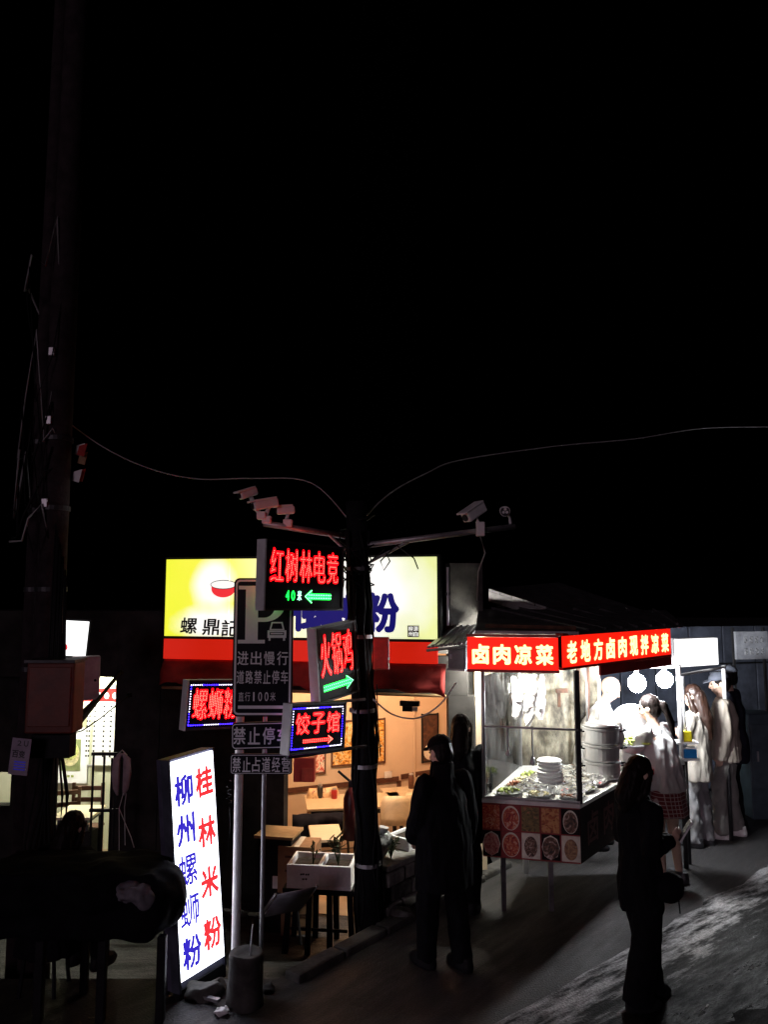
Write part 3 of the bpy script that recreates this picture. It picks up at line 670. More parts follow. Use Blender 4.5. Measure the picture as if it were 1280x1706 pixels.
# --------------------------- lit white sign and pink meter box on the left
c, rz, W_, zb, zt = panel_frame(80, 7.2, 143, 7.3, 1034, 1092)
t = thing('lit_signboard', 'tilted white lit signboard with red strokes behind the concrete pole', 'sign', (c.x, c.y, zb), rz); h = zt-zb; t.rotation_euler = (0, R(4), rz)
part('face', MB().box((0, 0, h/2), (W_, .04, h)), 'lit_white2', t); part('casing', MB().box((0, .05, h/2), (W_+.03, .05, h+.03)), 'black_paint', t)
for a, b in ((-.1, .62), (-.06, .38), (-.02, .25)): part('red_stroke', MB().loft([((a, -.022, h*b), .02, .03, (1, 0, .4), (-.4, 0, 1)), ((a, -.024, h*b), .018, .026, (1, 0, .4), (-.4, 0, 1))], 10), 'ink_red', t)
c, rz, W_, zb, zt = panel_frame(120, 7.0, 166, 7.1, 1094, 1167)
t = thing('meter_box', 'flat pinkish grey meter box below the lit white signboard', 'box', (c.x, c.y, zb), rz); h = zt-zb
part('body', MB().box((0, .06, h/2), (W_, .12, h)), mat('pink_grey', (.36, .28, .3), .5), t, .006); part('lock', MB().cone((W_*.33, 0, h*.45), (W_*.33, -.01, h*.45), .012, .012), 'black_paint', t)

# --------------------------- concrete wall behind the food stall, pillar, right dark wall
bw_ = thing('grimy_wall', 'stained grey concrete wall behind the food stall', 'wall')
WA, WB = V((.74, 8.25, 0)), V((2.42, 8.75, 0))
mb = MB(); wallbox(mb, WA.x, WA.y, WB.x, WB.y, 0, 2.45, .15); part('wall_face', mb, 'grime', bw_)
p0, p1 = U(750, 1000, 7.95), U(806, 1000, 7.95)
mb = MB(); wallbox(mb, p0.x, 7.95, p1.x, 8.0, 0, U(780, 938, 7.95).z, .2); part('pillar', mb, 'dark_concrete', bw_)
p = U(935, 1150, 8.45); part('wall_hook', MB().box((p.x, p.y-.04, p.z), (.13, .03, .045), M.Rotation(.25, 3, 'Z')), 'rust', bw_); part('wall_hook', MB().box((p.x-.03, p.y-.04, p.z-.09), (.03, .03, .16)), 'rust', bw_)
for px in (962, 978):
    p, q = U(px, 1110, 8.55), U(px, 1260, 8.55); part('wall_pipe', MB().cone(p+V((0, -.05, 0)), q+V((0, -.05, 0)), .02, .02), 'rust', bw_)
# tin lean-to roof behind the stall
t = thing('tin_roof', 'dark sloping tin roof behind the stall, above the red sign', 'roof')
A, B, C_, D_ = U(815, 985, 9.2), U(1010, 1046, 9.2), U(1010, 1046, 9.2)+V((1.4, 1.5, 0)), U(815, 985, 9.2)+V((1.2, 1.6, .1))
n = 10
for i in range(n):
    f0, f1 = i/n, (i+.92)/n
    a, b = A.lerp(B, f0), A.lerp(B, f1); d_, c_ = D_.lerp(C_, f0), D_.lerp(C_, f1); up = V((0, 0, .03))
    part('tin_sheet', MB().hexa([a, b, c_, d_, a+up, b+up, c_+up, d_+up]), 'tin', t)
part('fascia', MB().hexa([A+V((0, 0, -.12)), B+V((0, 0, -.12)), B+V((0, .03, -.12)), A+V((0, .03, -.12)), A-V((0, 0, .003)), B-V((0, 0, .003)), B+V((0, .03, -.003)), A+V((0, .03, -.003))]), 'tin', t)
part('post', MB().box((A.x+.15, A.y+.1, (A.z-.1)/2), (.08, .08, A.z-.15)), 'dark_metal', t)
# dark blue metal hoarding on the right
hd = thing('metal_hoarding', 'dark blue grey metal wall panels behind the queue', 'wall')
h0, h1 = U(975, 1200, 10.4), U(1420, 1200, 11.6)
dv = (h1-h0); dv.z = 0; L_ = dv.length; dv.normalize(); hrz = math.atan2(dv.y, dv.x)
for i in range(8):
    for j, (z0, z1) in enumerate(((.05, .95), (.97, 1.72), (1.74, 2.25))):
        c = h0+dv*(L_*(i+.5)/8)
        part('metal_panel', MB().box((c.x, c.y+random.uniform(-.012, .012), (z0+z1)/2), (L_/8-.02, .03, z1-z0), M.Rotation(hrz, 3, 'Z')), 'blue_metal', hd, .008)
part('back_rail', MB().box(((h0.x+h1.x)/2, (h0.y+h1.y)/2+.05, 1.1), (L_, .05, 2.2), M.Rotation(hrz, 3, 'Z')), 'black_paint', hd)
c, rz, W_, zb, zt = panel_frame(1226, 9.9, 1279, 10.0, 1052, 1098)
t = thing('notice_board', 'dim grey notice board with faded lettering high above the queue', 'notice', (c.x, c.y, zb), rz); h = zt-zb
part('board', MB().box((0, 0, h/2), (W_, .04, h)), 'notice', t)
for r in range(2):
    for k in range(4): part('faded_mark', MB().box((W_*(-.2+k*.17), -.022, h*(.28+.42*r)), (W_*.1, .004, h*.24)), 'sign_white' if False else mat('faded', (.52, .54, .58), .7, var=.6, scale=40), t)
for s_ in (-1, 1): part('post', MB().box((s_*W_*.48, .05, h/2-.9), (.03, .03, h+1.9)), 'dark_metal', t)
c, rz, W_, zb, zt = panel_frame(1250, 9.6, 1300, 9.6, 1190, 1290)
t = thing('storage_cabinet', 'dark teal metal cabinet at the far right edge', 'cabinet', (c.x, c.y, 0), rz)
part('body', MB().box((0, .2, zt/2), (W_, .4, zt)), mat('teal', (.05, .08, .1), .5), t, .008); part('door', MB().box((0, -.008, zt*.6), (W_-.04, .016, zt*.6)), mat('teal2', (.06, .09, .11), .5), t, .004); part('handle', MB().box((-.1, -.025, zt*.6), (.015, .02, .12)), 'steel', t)
p = G(1265, 1352); t = thing('plastic_stool', 'dark blue plastic stool at the right edge behind the queue', 'stool', (p.x, p.y, 0))
part('seat', MB().loft([((0, 0, .43), .15, .15), ((0, 0, .46), .15, .15)], 20), 'plastic_blue', t, .008)
for k in range(4):
    a = R(45+90*k); part('leg', MB().hexa([V((math.cos(a)*.19+dx, math.sin(a)*.19+dy, 0)) for dx, dy in ((-.02, -.02), (.02, -.02), (.02, .02), (-.02, .02))]+[V((math.cos(a)*.13+dx, math.sin(a)*.13+dy, .43)) for dx, dy in ((-.02, -.02), (.02, -.02), (.02, .02), (-.02, .02))]), 'plastic_blue', t)

# ================================================================== FOOD STALL
st = thing('food_stall', 'lit street food stall with red sign boards and glass front', 'food stall')
A, B, C, D = V((.82, 6.66, 0)), V((1.6, 6.47, 0)), V((2.72, 7.98, 0)), V((1.35, 7.9, 0))
CZ = 1.0
def prism(pts, z0, z1): return MB().hexa([(p.x, p.y, z0) for p in pts]+[(p.x, p.y, z1) for p in pts])
cen = (A+B+C+D)/4
inset = lambda p, k: p+(cen-p).normalized()*k
part('counter_top', prism([A, B, C, D], CZ-.035, CZ), 'counter_white', st, .004)
part('front_board', prism([A+V((.01, .012, 0)), B+V((-.01, .012, 0)), B+V((.01, .04, 0)), A+V((.01, .04, 0))], .53, CZ-.038), 'board_red', st)
sdv = (C-B).normalized(); snv = V((sdv.y, -sdv.x, 0))
b0, b1 = B-snv*.012+sdv*.02, C-snv*.012-sdv*.02
sb = part('side_board', prism([b0, b1, b1-snv*.03, b0-snv*.03], .53, CZ-.038), 'stall_black', st)
part('shelf_floor', prism([inset(A, .06), inset(B, .06), inset(C, .06), inset(D, .06)], .53, .55), 'ply', st)
for p in (inset(C, .09), inset(D, .09)): part('leg', MB().box((p.x, p.y, .265), (.045, .045, .53)), 'galv', st)
q0, q1 = G(842, 1522), G(922, 1522)
for q in (q0, q1): part('trestle_leg', MB().box((q.x, q.y+.06, .265), (.04, .04, .53)), 'tin', st)
# faint letters on the dark long side
hr = bpy.data.objects.new('side_lettering', None); COL.objects.link(hr); hr.parent = st; hr.location = (b0.x+snv.x*.006, b0.y+snv.y*.006, 0); hr.rotation_euler = (0, 0, math.atan2(sdv.y, sdv.x))
for i, ch in enumerate('卤肉凉菜'): char(hr, ch, .24+i*.36, .77, .24, .26, MT['ink_maroon'], -.004, .02)
# dish photographs on the front board
fdv = (B-A).normalized(); frz = math.atan2(fdv.y, fdv.x)
dp = bpy.data.objects.new('picture_board', None); COL.objects.link(dp); dp.parent = st; fc = (A+B)/2; dp.location = (fc.x, fc.y+.012, 0); dp.rotation_euler = (0, 0, frz)
FW = (B-A).length
RED = [(.12, .01, .012), (.4, .03, .025), (.55, .16, .06), (.7, .5, .4)]
BRN = [(.06, .015, .01), (.25, .06, .03), (.4, .2, .08), (.6, .45, .3)]
GRN = [(.03, .025, .012), (.14, .1, .03), (.22, .16, .05), (.45, .15, .08)]
DRK = [(.015, .012, .01), (.05, .03, .02), (.2, .1, .06), (.6, .5, .45)]
sets = [RED, RED, GRN, [(.05, .01, .01), (.45, .12, .04), (.55, .3, .1), (.6, .2, .12)], DRK, [(.1, .01, .01), (.45, .12, .1), (.6, .3, .25), (.2, .03, .03)], RED, DRK, DRK, [(.1, .05, .03), (.3, .16, .08), (.45, .3, .15)]]
backs = ['board_red']*2+['meat', 'meat', 'stall_black', 'stall_black', 'board_red', 'lamp_cream', 'stall_black', 'lamp_cream']
for r in range(2):
    for k in range(5):
        i = r*5+k; pwid = FW/5-.012; phei = .2; x = -FW/2+FW*(k+.5)/5; z = .856-r*.212
        o = part('dish_photo', MB().box((x, -.006, z), (pwid, .01, phei)), backs[i], dp)
        rx, rz_ = (pwid*.49, phei*.49) if i in (1, 5, 6, 8) else (pwid*.4, phei*.46)
        if i in (0, 2, 3):
            part('dish_print', MB().box((x, -.0125, z), (pwid*.95, .003, phei*.95)), food_print('dish_%d' % i, sets[i], i+20, 16), dp); continue
        part('plate_print', MB().loft([((x, -.012, z), rx, rz_, (1, 0, 0), (0, 0, 1)), ((x, -.0125, z), rx, rz_, (1, 0, 0), (0, 0, 1))], 26 if i not in (5, 8) else 8), 'lamp_cream', dp)
        def scale_set(c): return c
        part('dish_print', MB().loft([((x, -.014, z-.005), rx*.9, rz_*.9, (1, 0, 0), (0, 0, 1)), ((x, -.0145, z-.005), rx*.9, rz_*.9, (1, 0, 0), (0, 0, 1))], 22), food_print('dish_%d' % i, sets[i], i+20, 13+i % 4*4), dp)
# posts
def post(p, z0, z1, r=.018, m='galv'): return part('post', MB().cone((p.x, p.y, z0), (p.x, p.y, z1), r, r, 10), m, st, smooth=True)
ZR = 2.06
Ai, Bi, Ci, Di = inset(A, .03), inset(B, .03), inset(C, .02), inset(D, .03)
post(Ai, CZ, 2.32); part('post', MB().box((Bi.x, Bi.y, (CZ+2.07)/2), (.04, .04, 2.07-CZ)), 'dark_metal', st); post(Di, CZ, 2.3)
# far frame posts beyond the queue
F = V((3.0, 7.95, 0)); Hh = V((3.83, 8.8, 0))
F2 = F+V((-.05, .0, 0))
post(F, 1.0, 1.99, .024, 'white_paint'); post(F, 0, .998, .024, 'dark_metal'); post(F+V((.085, .12, 0)), 1.0, 1.87, .016); post(F+V((.085, .12, 0)), 0, .998, .016, 'dark_metal'); post(Hh, 1.2, 1.9, .022, 'white_paint'); post(Hh, 0, 1.198, .022, 'dark_metal');  # lower lengths coloured dark, imitating the darkness below counter height
p = U(1000, 1200, 7.9); p = V((p.x, p.y, 0)); post(p, CZ, 2.15, .016, 'white_paint'); post(p+V((-.1, .1, 0)), CZ, 2.15, .01)
# glass front (lower pane clear), left glass, rail
zr = U(870, 1212, 6.6).z
def pane(a, b, z0, z1): 
    d = (b-a).normalized(); n = V((-d.y, d.x, 0))*.004
    return part('glass_pane', MB().hexa([V((q.x, q.y, z)) for z in (z0, z1) for q in (a-n, b-n, b+n, a+n)]), 'glass', st)
pane(Ai+fdv*.03, Bi-fdv*.035, CZ+.006, zr-.012)
ldv = (Di-Ai).normalized(); pane(Ai+ldv*.03, Di-ldv*.03, CZ+.006, 2.0)
part('glass_rail', MB().cone(Ai+V((0, -.02, zr)), Bi+V((0, -.02, zr)), .009, .009, 8), 'steel', st, smooth=True)
part('glass_sill', MB().cone(Ai+V((0, -.02, CZ+.012)), Bi+V((0, -.02, CZ+.012)), .011, .011, 8), 'steel', st)
part('top_rail', MB().cone(V((p.x, p.y, 1.97)), V((F.x, F.y, 1.97)), .02, .02, 8), 'white_paint', st)
part('top_rail', MB().cone(V((F.x, F.y, 1.88)), V((Hh.x, Hh.y, 1.88)), .015, .015, 8), 'white_paint', st)
# roof
ra, rb, rc, rd, re_ = A+V((-.05, -.1, 2.37)), B+V((0, -.1, 2.37)), V((3.02, 7.82, 2.37)), V((3.1, 8.5, 2.5)), V((1.0, 8.2, 2.52))
mb = MB(); up = V((0, 0, .025)); P_ = [ra, rb, rc, rd, re_]
mb.add([q for q in P_]+[q+up for q in P_], [(4, 3, 2, 1, 0), (5, 6, 7, 8, 9)]+[(i, (i+1) % 5, (i+1) % 5+5, i+5) for i in range(5)]); part('roof', mb, 'tin', st)
for i in range(7):
    f = (i+.5)/7; a, b = ra.lerp(rc, f) if False else (rb.lerp(rc, f)), re_.lerp(rd, f); part('roof_rib', MB().tube([a+V((0, 0, .035)), b+V((0, 0, .035))], .014), 'tin', st)
part('roof_ridge', MB().tube([ra+V((.1, .1, .06)), rb+V((.0, .1, .05))], .018), 'rust', st)
# red lit sign boards: front and long side
def red_sign(a, b, z0, z1, text, cw, chh, nm):
    d = (b-a).normalized(); L = (b-a).length; c = (a+b)/2
    e = bpy.data.objects.new(nm, None); COL.objects.link(e); e.parent = st; e.location = (c.x, c.y, z0); e.rotation_euler = (0, 0, math.atan2(d.y, d.x)); h = z1-z0
    part('lit_face', MB().box((0, .006, h/2), (L-.012, .012, h)), 'lit_red', e); part('backing', MB().box((0, .037, h/2), (L-.012, .046, h-.004)), 'stall_black', e)
    part('top_trim', MB().box((0, .03, h+.013), (L, .07, .02)), 'red_box', e); part('bottom_trim', MB().box((0, .03, -.013), (L, .07, .02)), 'red_box', e)
    n = len(text)
    for i, ch in enumerate(text): char(e, ch, -L/2+.03+(L-.06)*(i+.5)/n, h*.47, cw, chh, 'lit_letters', -.0035, .035)
    return e
fa, fb = U(778, 1090, 6.48), U(932, 1085, 6.34)
fa.z = fb.z = 0
red_sign(fa, fb, U(855, 1114, 6.5).z, U(855, 1061, 6.5).z, '卤肉凉菜', .142, .165, 'front_sign')
sa, sb_ = fb+V((.03, .0, 0)), V((2.86, 7.75, 0))
red_sign(sa, sb_, U(940, 1110, 6.45).z, U(940, 1059, 6.45).z+.0, '老地方卤肉现拌凉菜', .155, .185, 'side_sign')
dd = (sb_-sa).normalized(); nn_ = V((dd.y, -dd.x, 0))
part('side_valance', MB().hexa([V((q.x, q.y, z)) for z in (2.0, U(940, 1110, 6.45).z-.026) for q in (sa.lerp(sb_, .3), sb_, sb_-nn_*.02, sa.lerp(sb_, .3)-nn_*.02)]), 'red_fabric', st)
# lit white board
c, rz, W_, zb, zt = panel_frame(1128, 8.2, 1194, 8.5, 1064, 1109)
e = bpy.data.objects.new('light_box', None); COL.objects.link(e); e.parent = st; e.location = (c.x, c.y, zb); e.rotation_euler = (0, 0, rz)
part('lit_panel', MB().box((0, 0, (zt-zb)/2), (W_, .05, zt-zb)), 'lit_panel', e); part('back_casing', MB().box((0, .045, (zt-zb)/2), (W_+.02, .03, zt-zb+.02)), 'tin', e)
# left eave with corrugated sheets and meter box below
t = thing('corrugated_eave', 'small corrugated grey eave left of the red stall sign', 'eave')
a0_, a1_ = U(712, 1080, 7.05), U(778, 1073, 6.75); b0_, b1_ = U(752, 1047, 8.0), U(800, 1044, 7.7)
n = 9
for i in range(n):
    f0, f1 = i/n, (i+.8)/n; a, b = a0_.lerp(a1_, f0), a0_.lerp(a1_, f1); d_, c_ = b0_.lerp(b1_, f0), b0_.lerp(b1_, f1); up = V((0, 0, .018+.01*(i % 2)))
    part('corrugated_sheet', MB().hexa([a, b, c_, d_, a+up, b+up, c_+up, d_+up]), 'galv', t)
part('eave_bar', MB().tube([a0_+V((0, 0, -.02)), a1_+V((0, 0, -.02))], .014), 'galv', t)
c, rz, W_, zb, zt = panel_frame(747, 6.95, 776, 6.85, 1079, 1117)
t = thing('switch_box', 'grey electric switch box under the corrugated eave', 'box', (c.x, c.y, zb), rz); h = zt-zb
part('body', MB().box((0, .05, h/2), (W_, .1, h)), mat('grey_box', (.3, .3, .3), .5), t, .004); part('lid', MB().box((0, -.006, h*.5), (W_*.86, .012, h*.84)), mat('grey_lid', (.36, .36, .36), .5), t, .003)
part('trim', MB().box((0, -.008, .006), (W_, .02, .014)), 'white_paint', t); part('latch', MB().box((-W_*.3, -.018, h*.6), (.015, .012, .04)), 'white_paint', t)

# bulbs
def bulb(px, py, Y, label):
    p = U(px, py, Y); t = thing('light_bulb', label, 'light bulb', p, 0, 'bare bulbs hanging in the stall')
    part('globe', MB().ell((0, 0, 0), (.085, .085, .09), seg=20, rings=14), 'bulb', t, smooth=True)
    part('socket', MB().cone((0, 0, .086), (0, 0, .14), .024, .02), 'white_paint', t); part('flex', MB().tube([(0, 0, .13), (0, .005, .2), (0, 0, 2.3-p.z)], .005), 'cable', t)
bulb(1062, 1138, 7.62, 'glaring bare bulb over the counter, left of the two'); bulb(1108, 1132, 8.25, 'glaring bare bulb beside the post, right of the two')
p = U(1052, 1150, 8.1); 
t = thing('strip_lamp', 'tube lamp under the stall roof behind the front red sign', 'lamp', (1.04, 7.22, 2.16), -.2)
part('housing', MB().box((0, 0, .035), (.5, .05, .03)), 'white_paint', t); part('tube', MB().capsule((-.22, 0, 0), (.22, 0, 0), .014, .014), emit('strip_glow', (1, .98, .86), 2000), t, smooth=True)
part('spill_blocker', MB().box((0, -.045, -.02), (.54, .004, .13)), 'white_paint', t); part('spill_blocker', MB().box((-.272, 0, -.03), (.004, .086, .15)), 'white_paint', t)  # two plates added to keep this lamp's light off the road
# hanging plastic bags
def bag_bunch(px0, px1, py0, py1, Y, label, k=4):
    c = U((px0+px1)/2, py0, Y); z1 = U((px0+px1)/2, py1, Y).z; wd = abs(U(px1, py0, Y).x-U(px0, py0, Y).x)
    t = thing('plastic_bags', label, 'bags', (c.x, c.y, c.z), 0, 'bunches of white plastic bags in the stall'); L = c.z-z1
    for i in range(k):
        x = wd*((i+.5)/k-.5); tilt = random.uniform(-.08, .08)
        rg = []
        for j in range(13):
            v = j/12; f = math.sin(math.pi*min(1, .06+v*.8))**.8 if v < .75 else (1-(v-.75)*2.2)
            f = max(f, .05); L2 = L*random.uniform(.97, 1.0)*(.85+.15*((i*7) % 3)/2)
            rg.append(((x+tilt*v+.02*NZ.noise(V((i, v*6, px0))), .03*NZ.noise(V((v*5, i, 3))), -v*L2), wd/k*.62*f+.008, .035*f+.006))
        mb = MB().loft(rg, 20)
        for q in mb.v: q += V((NZ.noise(q*26+V((i, 0, 0))), NZ.noise(q*26+V((0, i, 5))), .4*NZ.noise(q*20)))*.016
        part('bag', mb, 'bag_film', t)
    part('hook', MB().tube([(0, 0, 0), (0, .01, .06), (0, .02, .12)], .006), 'dark_metal', t)
bag_bunch(808, 832, 1135, 1195, 7.5, 'leftmost bunch of white plastic bags hanging behind the stall glass', 2)
bag_bunch(830, 862, 1126, 1197, 7.5, 'middle bunch of white plastic bags hanging behind the stall glass', 3)
bag_bunch(866, 908, 1124, 1212, 7.45, 'longest bunch of white plastic bags, rightmost behind the stall glass', 4)
# ladles on the rail
def ladle(px, py0, py1, Y, label, r):
    p = U(px, py0, Y); L = p.z-U(px, py1, Y).z
    t = thing('ladle', label, 'ladle', p, 0, 'ladles hung on the glass rail')
    part('handle', MB().tube([(0, -.012, .02), (0, .0, .0), (0, .004, -L*.5), (0.004, .0, -L*.8)], .008), 'steel', t, smooth=True)
    part('scoop', MB().loft([((0, 0, -L*.76), .008, .008), ((0, 0, -L*.83), r*.7, .018), ((0, 0, -L*.92), r, .03), ((0, 0, -L), r*.5, .02)], 14), 'steel', t, smooth=True)
ladle(846, 1214, 1260, 6.62, 'left ladle hanging on the glass rail', .022); ladle(887, 1214, 1275, 6.6, 'right ladle with pale scoop hanging on the glass rail', .024)
# steamer pot
p = G(1003, 1262, CZ); p = U(1003, 1262, 7.35); t = thing('steamer_pot', 'tall stacked steel steamer pot on the counter', 'pot', (p.x, p.y, CZ)); zt_ = U(1003, 1212, 7.35).z-CZ; rr = .165
for k in range(3):
    z0, z1 = .02+zt_*k/3, .02+zt_*(k+1)/3-.008
    part('pot_tier', MB().loft([((0, 0, z0), rr*.94, rr*.94), ((0, 0, z0+.015), rr*.98, rr*.98), ((0, 0, z1-.02), rr, rr), ((0, 0, z1-.012), rr*1.05, rr*1.05), ((0, 0, z1), rr*1.05, rr*1.05)], 28), 'steel', t, smooth=False)
    for s_ in (-1, 1): part('side_handle', MB().tube([(s_*rr, -.05, z1-.04), (s_*(rr+.06), -.04, z1-.03), (s_*(rr+.06), .04, z1-.03), (s_*rr, .05, z1-.04)], .008), 'black_paint', t)
part('lid', MB().loft([((0, 0, zt_+.02), rr*1.03, rr*1.03), ((0, 0, zt_+.05), rr*.7, rr*.7), ((0, 0, zt_+.06), .02, .02)], 28), 'steel', t, smooth=True)
# white cloth bundle on the pot
p = U(1019, 1208, 7.4); t = thing('white_towel', 'white cloth heaped over the steamer pot edge', 'towel', p); mb = MB()
mb.ell((0, 0, 0), (.1, .09, .05)).ell((.05, -.05, -.05), (.05, .05, .1)).ell((.07, -.03, -.12), (.04, .04, .1)); link('cloth', remesh(mb, 'cloth', .012, 3, .02, (9, 9, 9)), 'cloth_white', t)
# big steel lid leaning upright
p = U(1053, 1207, 7.75); t = thing('steel_basin', 'round steel basin propped upright behind the steamer', 'basin', p); t.rotation_euler = (R(72), 0, R(-12))
part('bowl', MB().loft([((0, 0, .0), .19, .19), ((0, 0, .01), .2, .2), ((0, 0, -.01), .182, .182), ((0, 0, -.05), .15, .15), ((0, 0, -.055), .11, .11), ((0, 0, -.045), .1, .1), ((0, 0, -.05), .03, .03)], 36), 'steel', t, smooth=True)
p = U(1052, 1236, 7.55); t = thing('vegetable_bowl', 'white bowl of green leaves under the steel basin', 'bowl', (p.x, p.y, p.z-.1))
part('bowl', MB().loft([((0, 0, 0), .06, .06), ((0, 0, .05), .12, .12), ((0, 0, .09), .15, .15), ((0, 0, .085), .14, .14), ((0, 0, .05), .1, .1)], 24), 'plastic_white', t, smooth=True)
mb = MB()
for i in range(40): mb.ell((random.gauss(0, .06), random.gauss(0, .06), .09+random.random()*.05), (random.uniform(.02, .05), random.uniform(.012, .03), .008), M.Rotation(random.random()*6, 4, 'Z') @ M.Rotation(random.uniform(-.8, .8), 4, 'X'), 6, 4)
part('leaves', mb, mat('cabbage', (.6, .7, .12), .5, var=.4, scale=20), t)['kind'] = 'stuff'
p = U(1053, 1258, 7.5); t = thing('chopping_tray', 'red plastic tray on the counter beside the steamer', 'tray', (p.x, p.y, CZ+.005), .5)
part('base', MB().box((0, 0, .012), (.42, .26, .02)), 'plastic_red', t, .006)
for s_ in (-1, 1): part('rim', MB().box((0, s_*.13, .035), (.42, .014, .05)), 'plastic_red', t); part('rim', MB().box((s_*.21, 0, .035), (.014, .24, .05)), 'plastic_red', t)
# foam food box stack
p = G(926, 1322, CZ); t = thing('foam_box_stack', 'stack of white foam takeaway boxes at the counter corner', 'takeaway boxes', (p.x-.02, p.y+.12, CZ), .1)
hh = (U(926, 1278, 6.6).z-CZ)/9
for i in range(9):
    k = 1-.02*i; o_ = (random.uniform(-.008, .008), random.uniform(-.008, .008)); part('foam_box', MB().loft([((o_[0], o_[1], i*hh), .115*k, .1*k), ((o_[0], o_[1], i*hh+hh*.5), .13*k, .112*k), ((o_[0], o_[1], i*hh+hh*.92), .112*k, .098*k)], 24), 'foam', t, smooth=False)
# yellow cup + blue box on a shelf behind
q = U(1142, 1231, 8.0); t = thing('side_shelf', 'narrow shelf fixed between the stall posts', 'shelf', (q.x, q.y, q.z-.03))
part('board', MB().box((0, 0, 0), (.22, .16, .02)), 'plastic_white', t); part('board', MB().box((0, 0, -.16), (.22, .16, .02)), 'plastic_white', t)
part('bracket', MB().box((-.08, .1, -.08), (.03, .03, .22)), 'dark_metal', t)
t = thing('yellow_box', 'bright yellow box standing on the side shelf', 'box', (q.x, q.y-.02, q.z-.018)); part('body', MB().box((0, 0, .05), (.1, .08, .1)), 'plastic_yellow', t, .006); part('straw', MB().tube([(.0, 0, .1), (.03, 0, .16)], .006), 'plastic_white', t); part('straw', MB().tube([(.02, 0, .1), (-.03, 0, .16)], .006), 'plastic_white', t)
t = thing('blue_box', 'small blue box on the lower side shelf', 'box', (q.x+.02, q.y-.03, q.z-.178)); part('body', MB().box((0, 0, .045), (.14, .08, .09)), 'plastic_blue', t, .006); part('lid', MB().box((0, 0, .097), (.145, .085, .012)), 'plastic_white', t)
# food trays
rows_ = [(.15, 4), (.42, 4), (.7, 4)]
foods = ['meat', 'greens', 'tofu', 'meat', 'tofu', 'greens', 'tofu', 'meat', 'greens', 'meat', 'tofu', 'greens']
names = {'meat': 'braised meat', 'greens': 'green vegetables', 'tofu': 'pale bean curd'}
col_n = ['at the glass', 'second from the glass', 'third from the glass', 'farthest back']; row_n = ['at the queue side', 'in the middle row', 'on the seller side']
idx = 0
for r in range(3):
    for k in range(4):
        u = (r+.5)/3*.9+.03; v = .04+(k+.5)/4*.62
        base = (A.lerp(B, 1-u)).lerp(D.lerp(C, 1-u), v)
        if r == 0 and k == 0: base += V((-.08, .2, 0))*0
        t = thing('food_tray', 'steel tray of %s, %s, %s' % (names[foods[idx]], col_n[k], row_n[r]), 'tray', (base.x, base.y, CZ+.002), math.atan2(sdv.y, sdv.x)+R(90)*0, 'steel trays of food on the counter')
        part('pan', MB().loft([((0, 0, 0), .12, .085), ((0, 0, .03), .14, .1), ((0, 0, .032), .15, .11), ((0, 0, .026), .13, .095), ((0, 0, .01), .12, .09)], 20, True), 'steel', t)
        mb = MB()
        for i in range(26):
            a = random.random()*6.28; d_ = random.random()**.5*.11
            mb.ell((d_*math.cos(a), d_*.75*math.sin(a), .03+random.random()*.03*(1.2-d_/.11)), (random.uniform(.018, .035), random.uniform(.008, .016), random.uniform(.006, .012)), M.Rotation(random.random()*6, 4, 'Z') @ M.Rotation(random.uniform(-.6, .6), 4, 'Y'), 7, 5)
        part('food', mb, foods[idx], t, smooth=True)['kind'] = 'stuff'; idx += 1
t = thing('plastic_wrap', 'crumpled clear plastic film laid over the food trays', 'plastic film', (0, 0, CZ))
mb = MB(); nu, nv = 40, 60
for j in range(nv):
    for i in range(nu):
        u, v = .02+i/(nu-1)*.7, .03+j/(nv-1)*.7
        p = (B.lerp(A, u)).lerp(C.lerp(D, u), v); q = V((p.x*7, p.y*7, 1)); h = .075+.03*NZ.noise(q*.5)+.022*NZ.noise(q*1.6+V((3, 0, 0)))+.012*NZ.noise(q*4)
        mb.v.append(V((p.x, p.y, h)))
mb.f = [(j*nu+i, j*nu+i+1, (j+1)*nu+i+1, (j+1)*nu+i) for j in range(nv-1) for i in range(nu-1)]
part('film', mb, 'wrap', t, smooth=False)

# ================================================================== POLES, SIGNS, CAMERAS
# utility pole
pb = G(617, 1541); ptop = U(593, 885, 6.3)
up_ = thing('utility_pole', 'dark utility pole wrapped in cables, carrying the neon signs', 'pole', (pb.x, pb.y, 0))
rel = lambda v: v-V((pb.x, pb.y, 0))
part('shaft', MB().cone((0, 0, -.05), rel(ptop)+V((0, 0, .25)), .1, .085, 18), 'black_paint', up_, smooth=True)
for i in range(12):
    a = 6.28*i/12+random.random(); r0 = .095; pts = []
    for k in range(22):
        v = k/21; c = rel(ptop)*v; a += random.uniform(-.25, .25)
        pts.append(c+V((math.cos(a)*(r0+.02*math.sin(v*20+i)), math.sin(a)*(r0+.012), 0)))
    pts[0].z = .02
    part('cable', MB().tube(pts, random.uniform(.008, .014)), 'cable', up_, smooth=True)
for i in range(10):
    a = random.random()*6.28; b = rel(ptop)+V((0, 0, random.uniform(-.3, .15))); part('cable_loop', MB().tube([b+V((math.cos(a+k*.7)*(.1+.03*(k % 3)), math.sin(a+k*.7)*.1, .06*math.sin(k*1.3+i)-.03*k)) for k in range(8)], .006), 'cable', up_, smooth=True)
for z in (.5, 1.3, 1.75, 2.35, 2.9): part('strap', MB().cone(rel(ptop)*(z/ptop.z)+V((0, 0, -.01)), rel(ptop)*(z/ptop.z)+V((0, 0, .02)), .108, .108, 18), 'galv', up_)
armL0, armL1 = U(575, 893, 6.3), U(440, 872, 5.9); armR0, armR1 = U(612, 908, 6.3), U(858, 877, 6.6)
part('arm', MB().cone(rel(armL0), rel(armL1), .024, .024), 'galv', up_, smooth=True); part('arm', MB().cone(rel(armR0), rel(armR1), .024, .024), 'galv', up_, smooth=True)
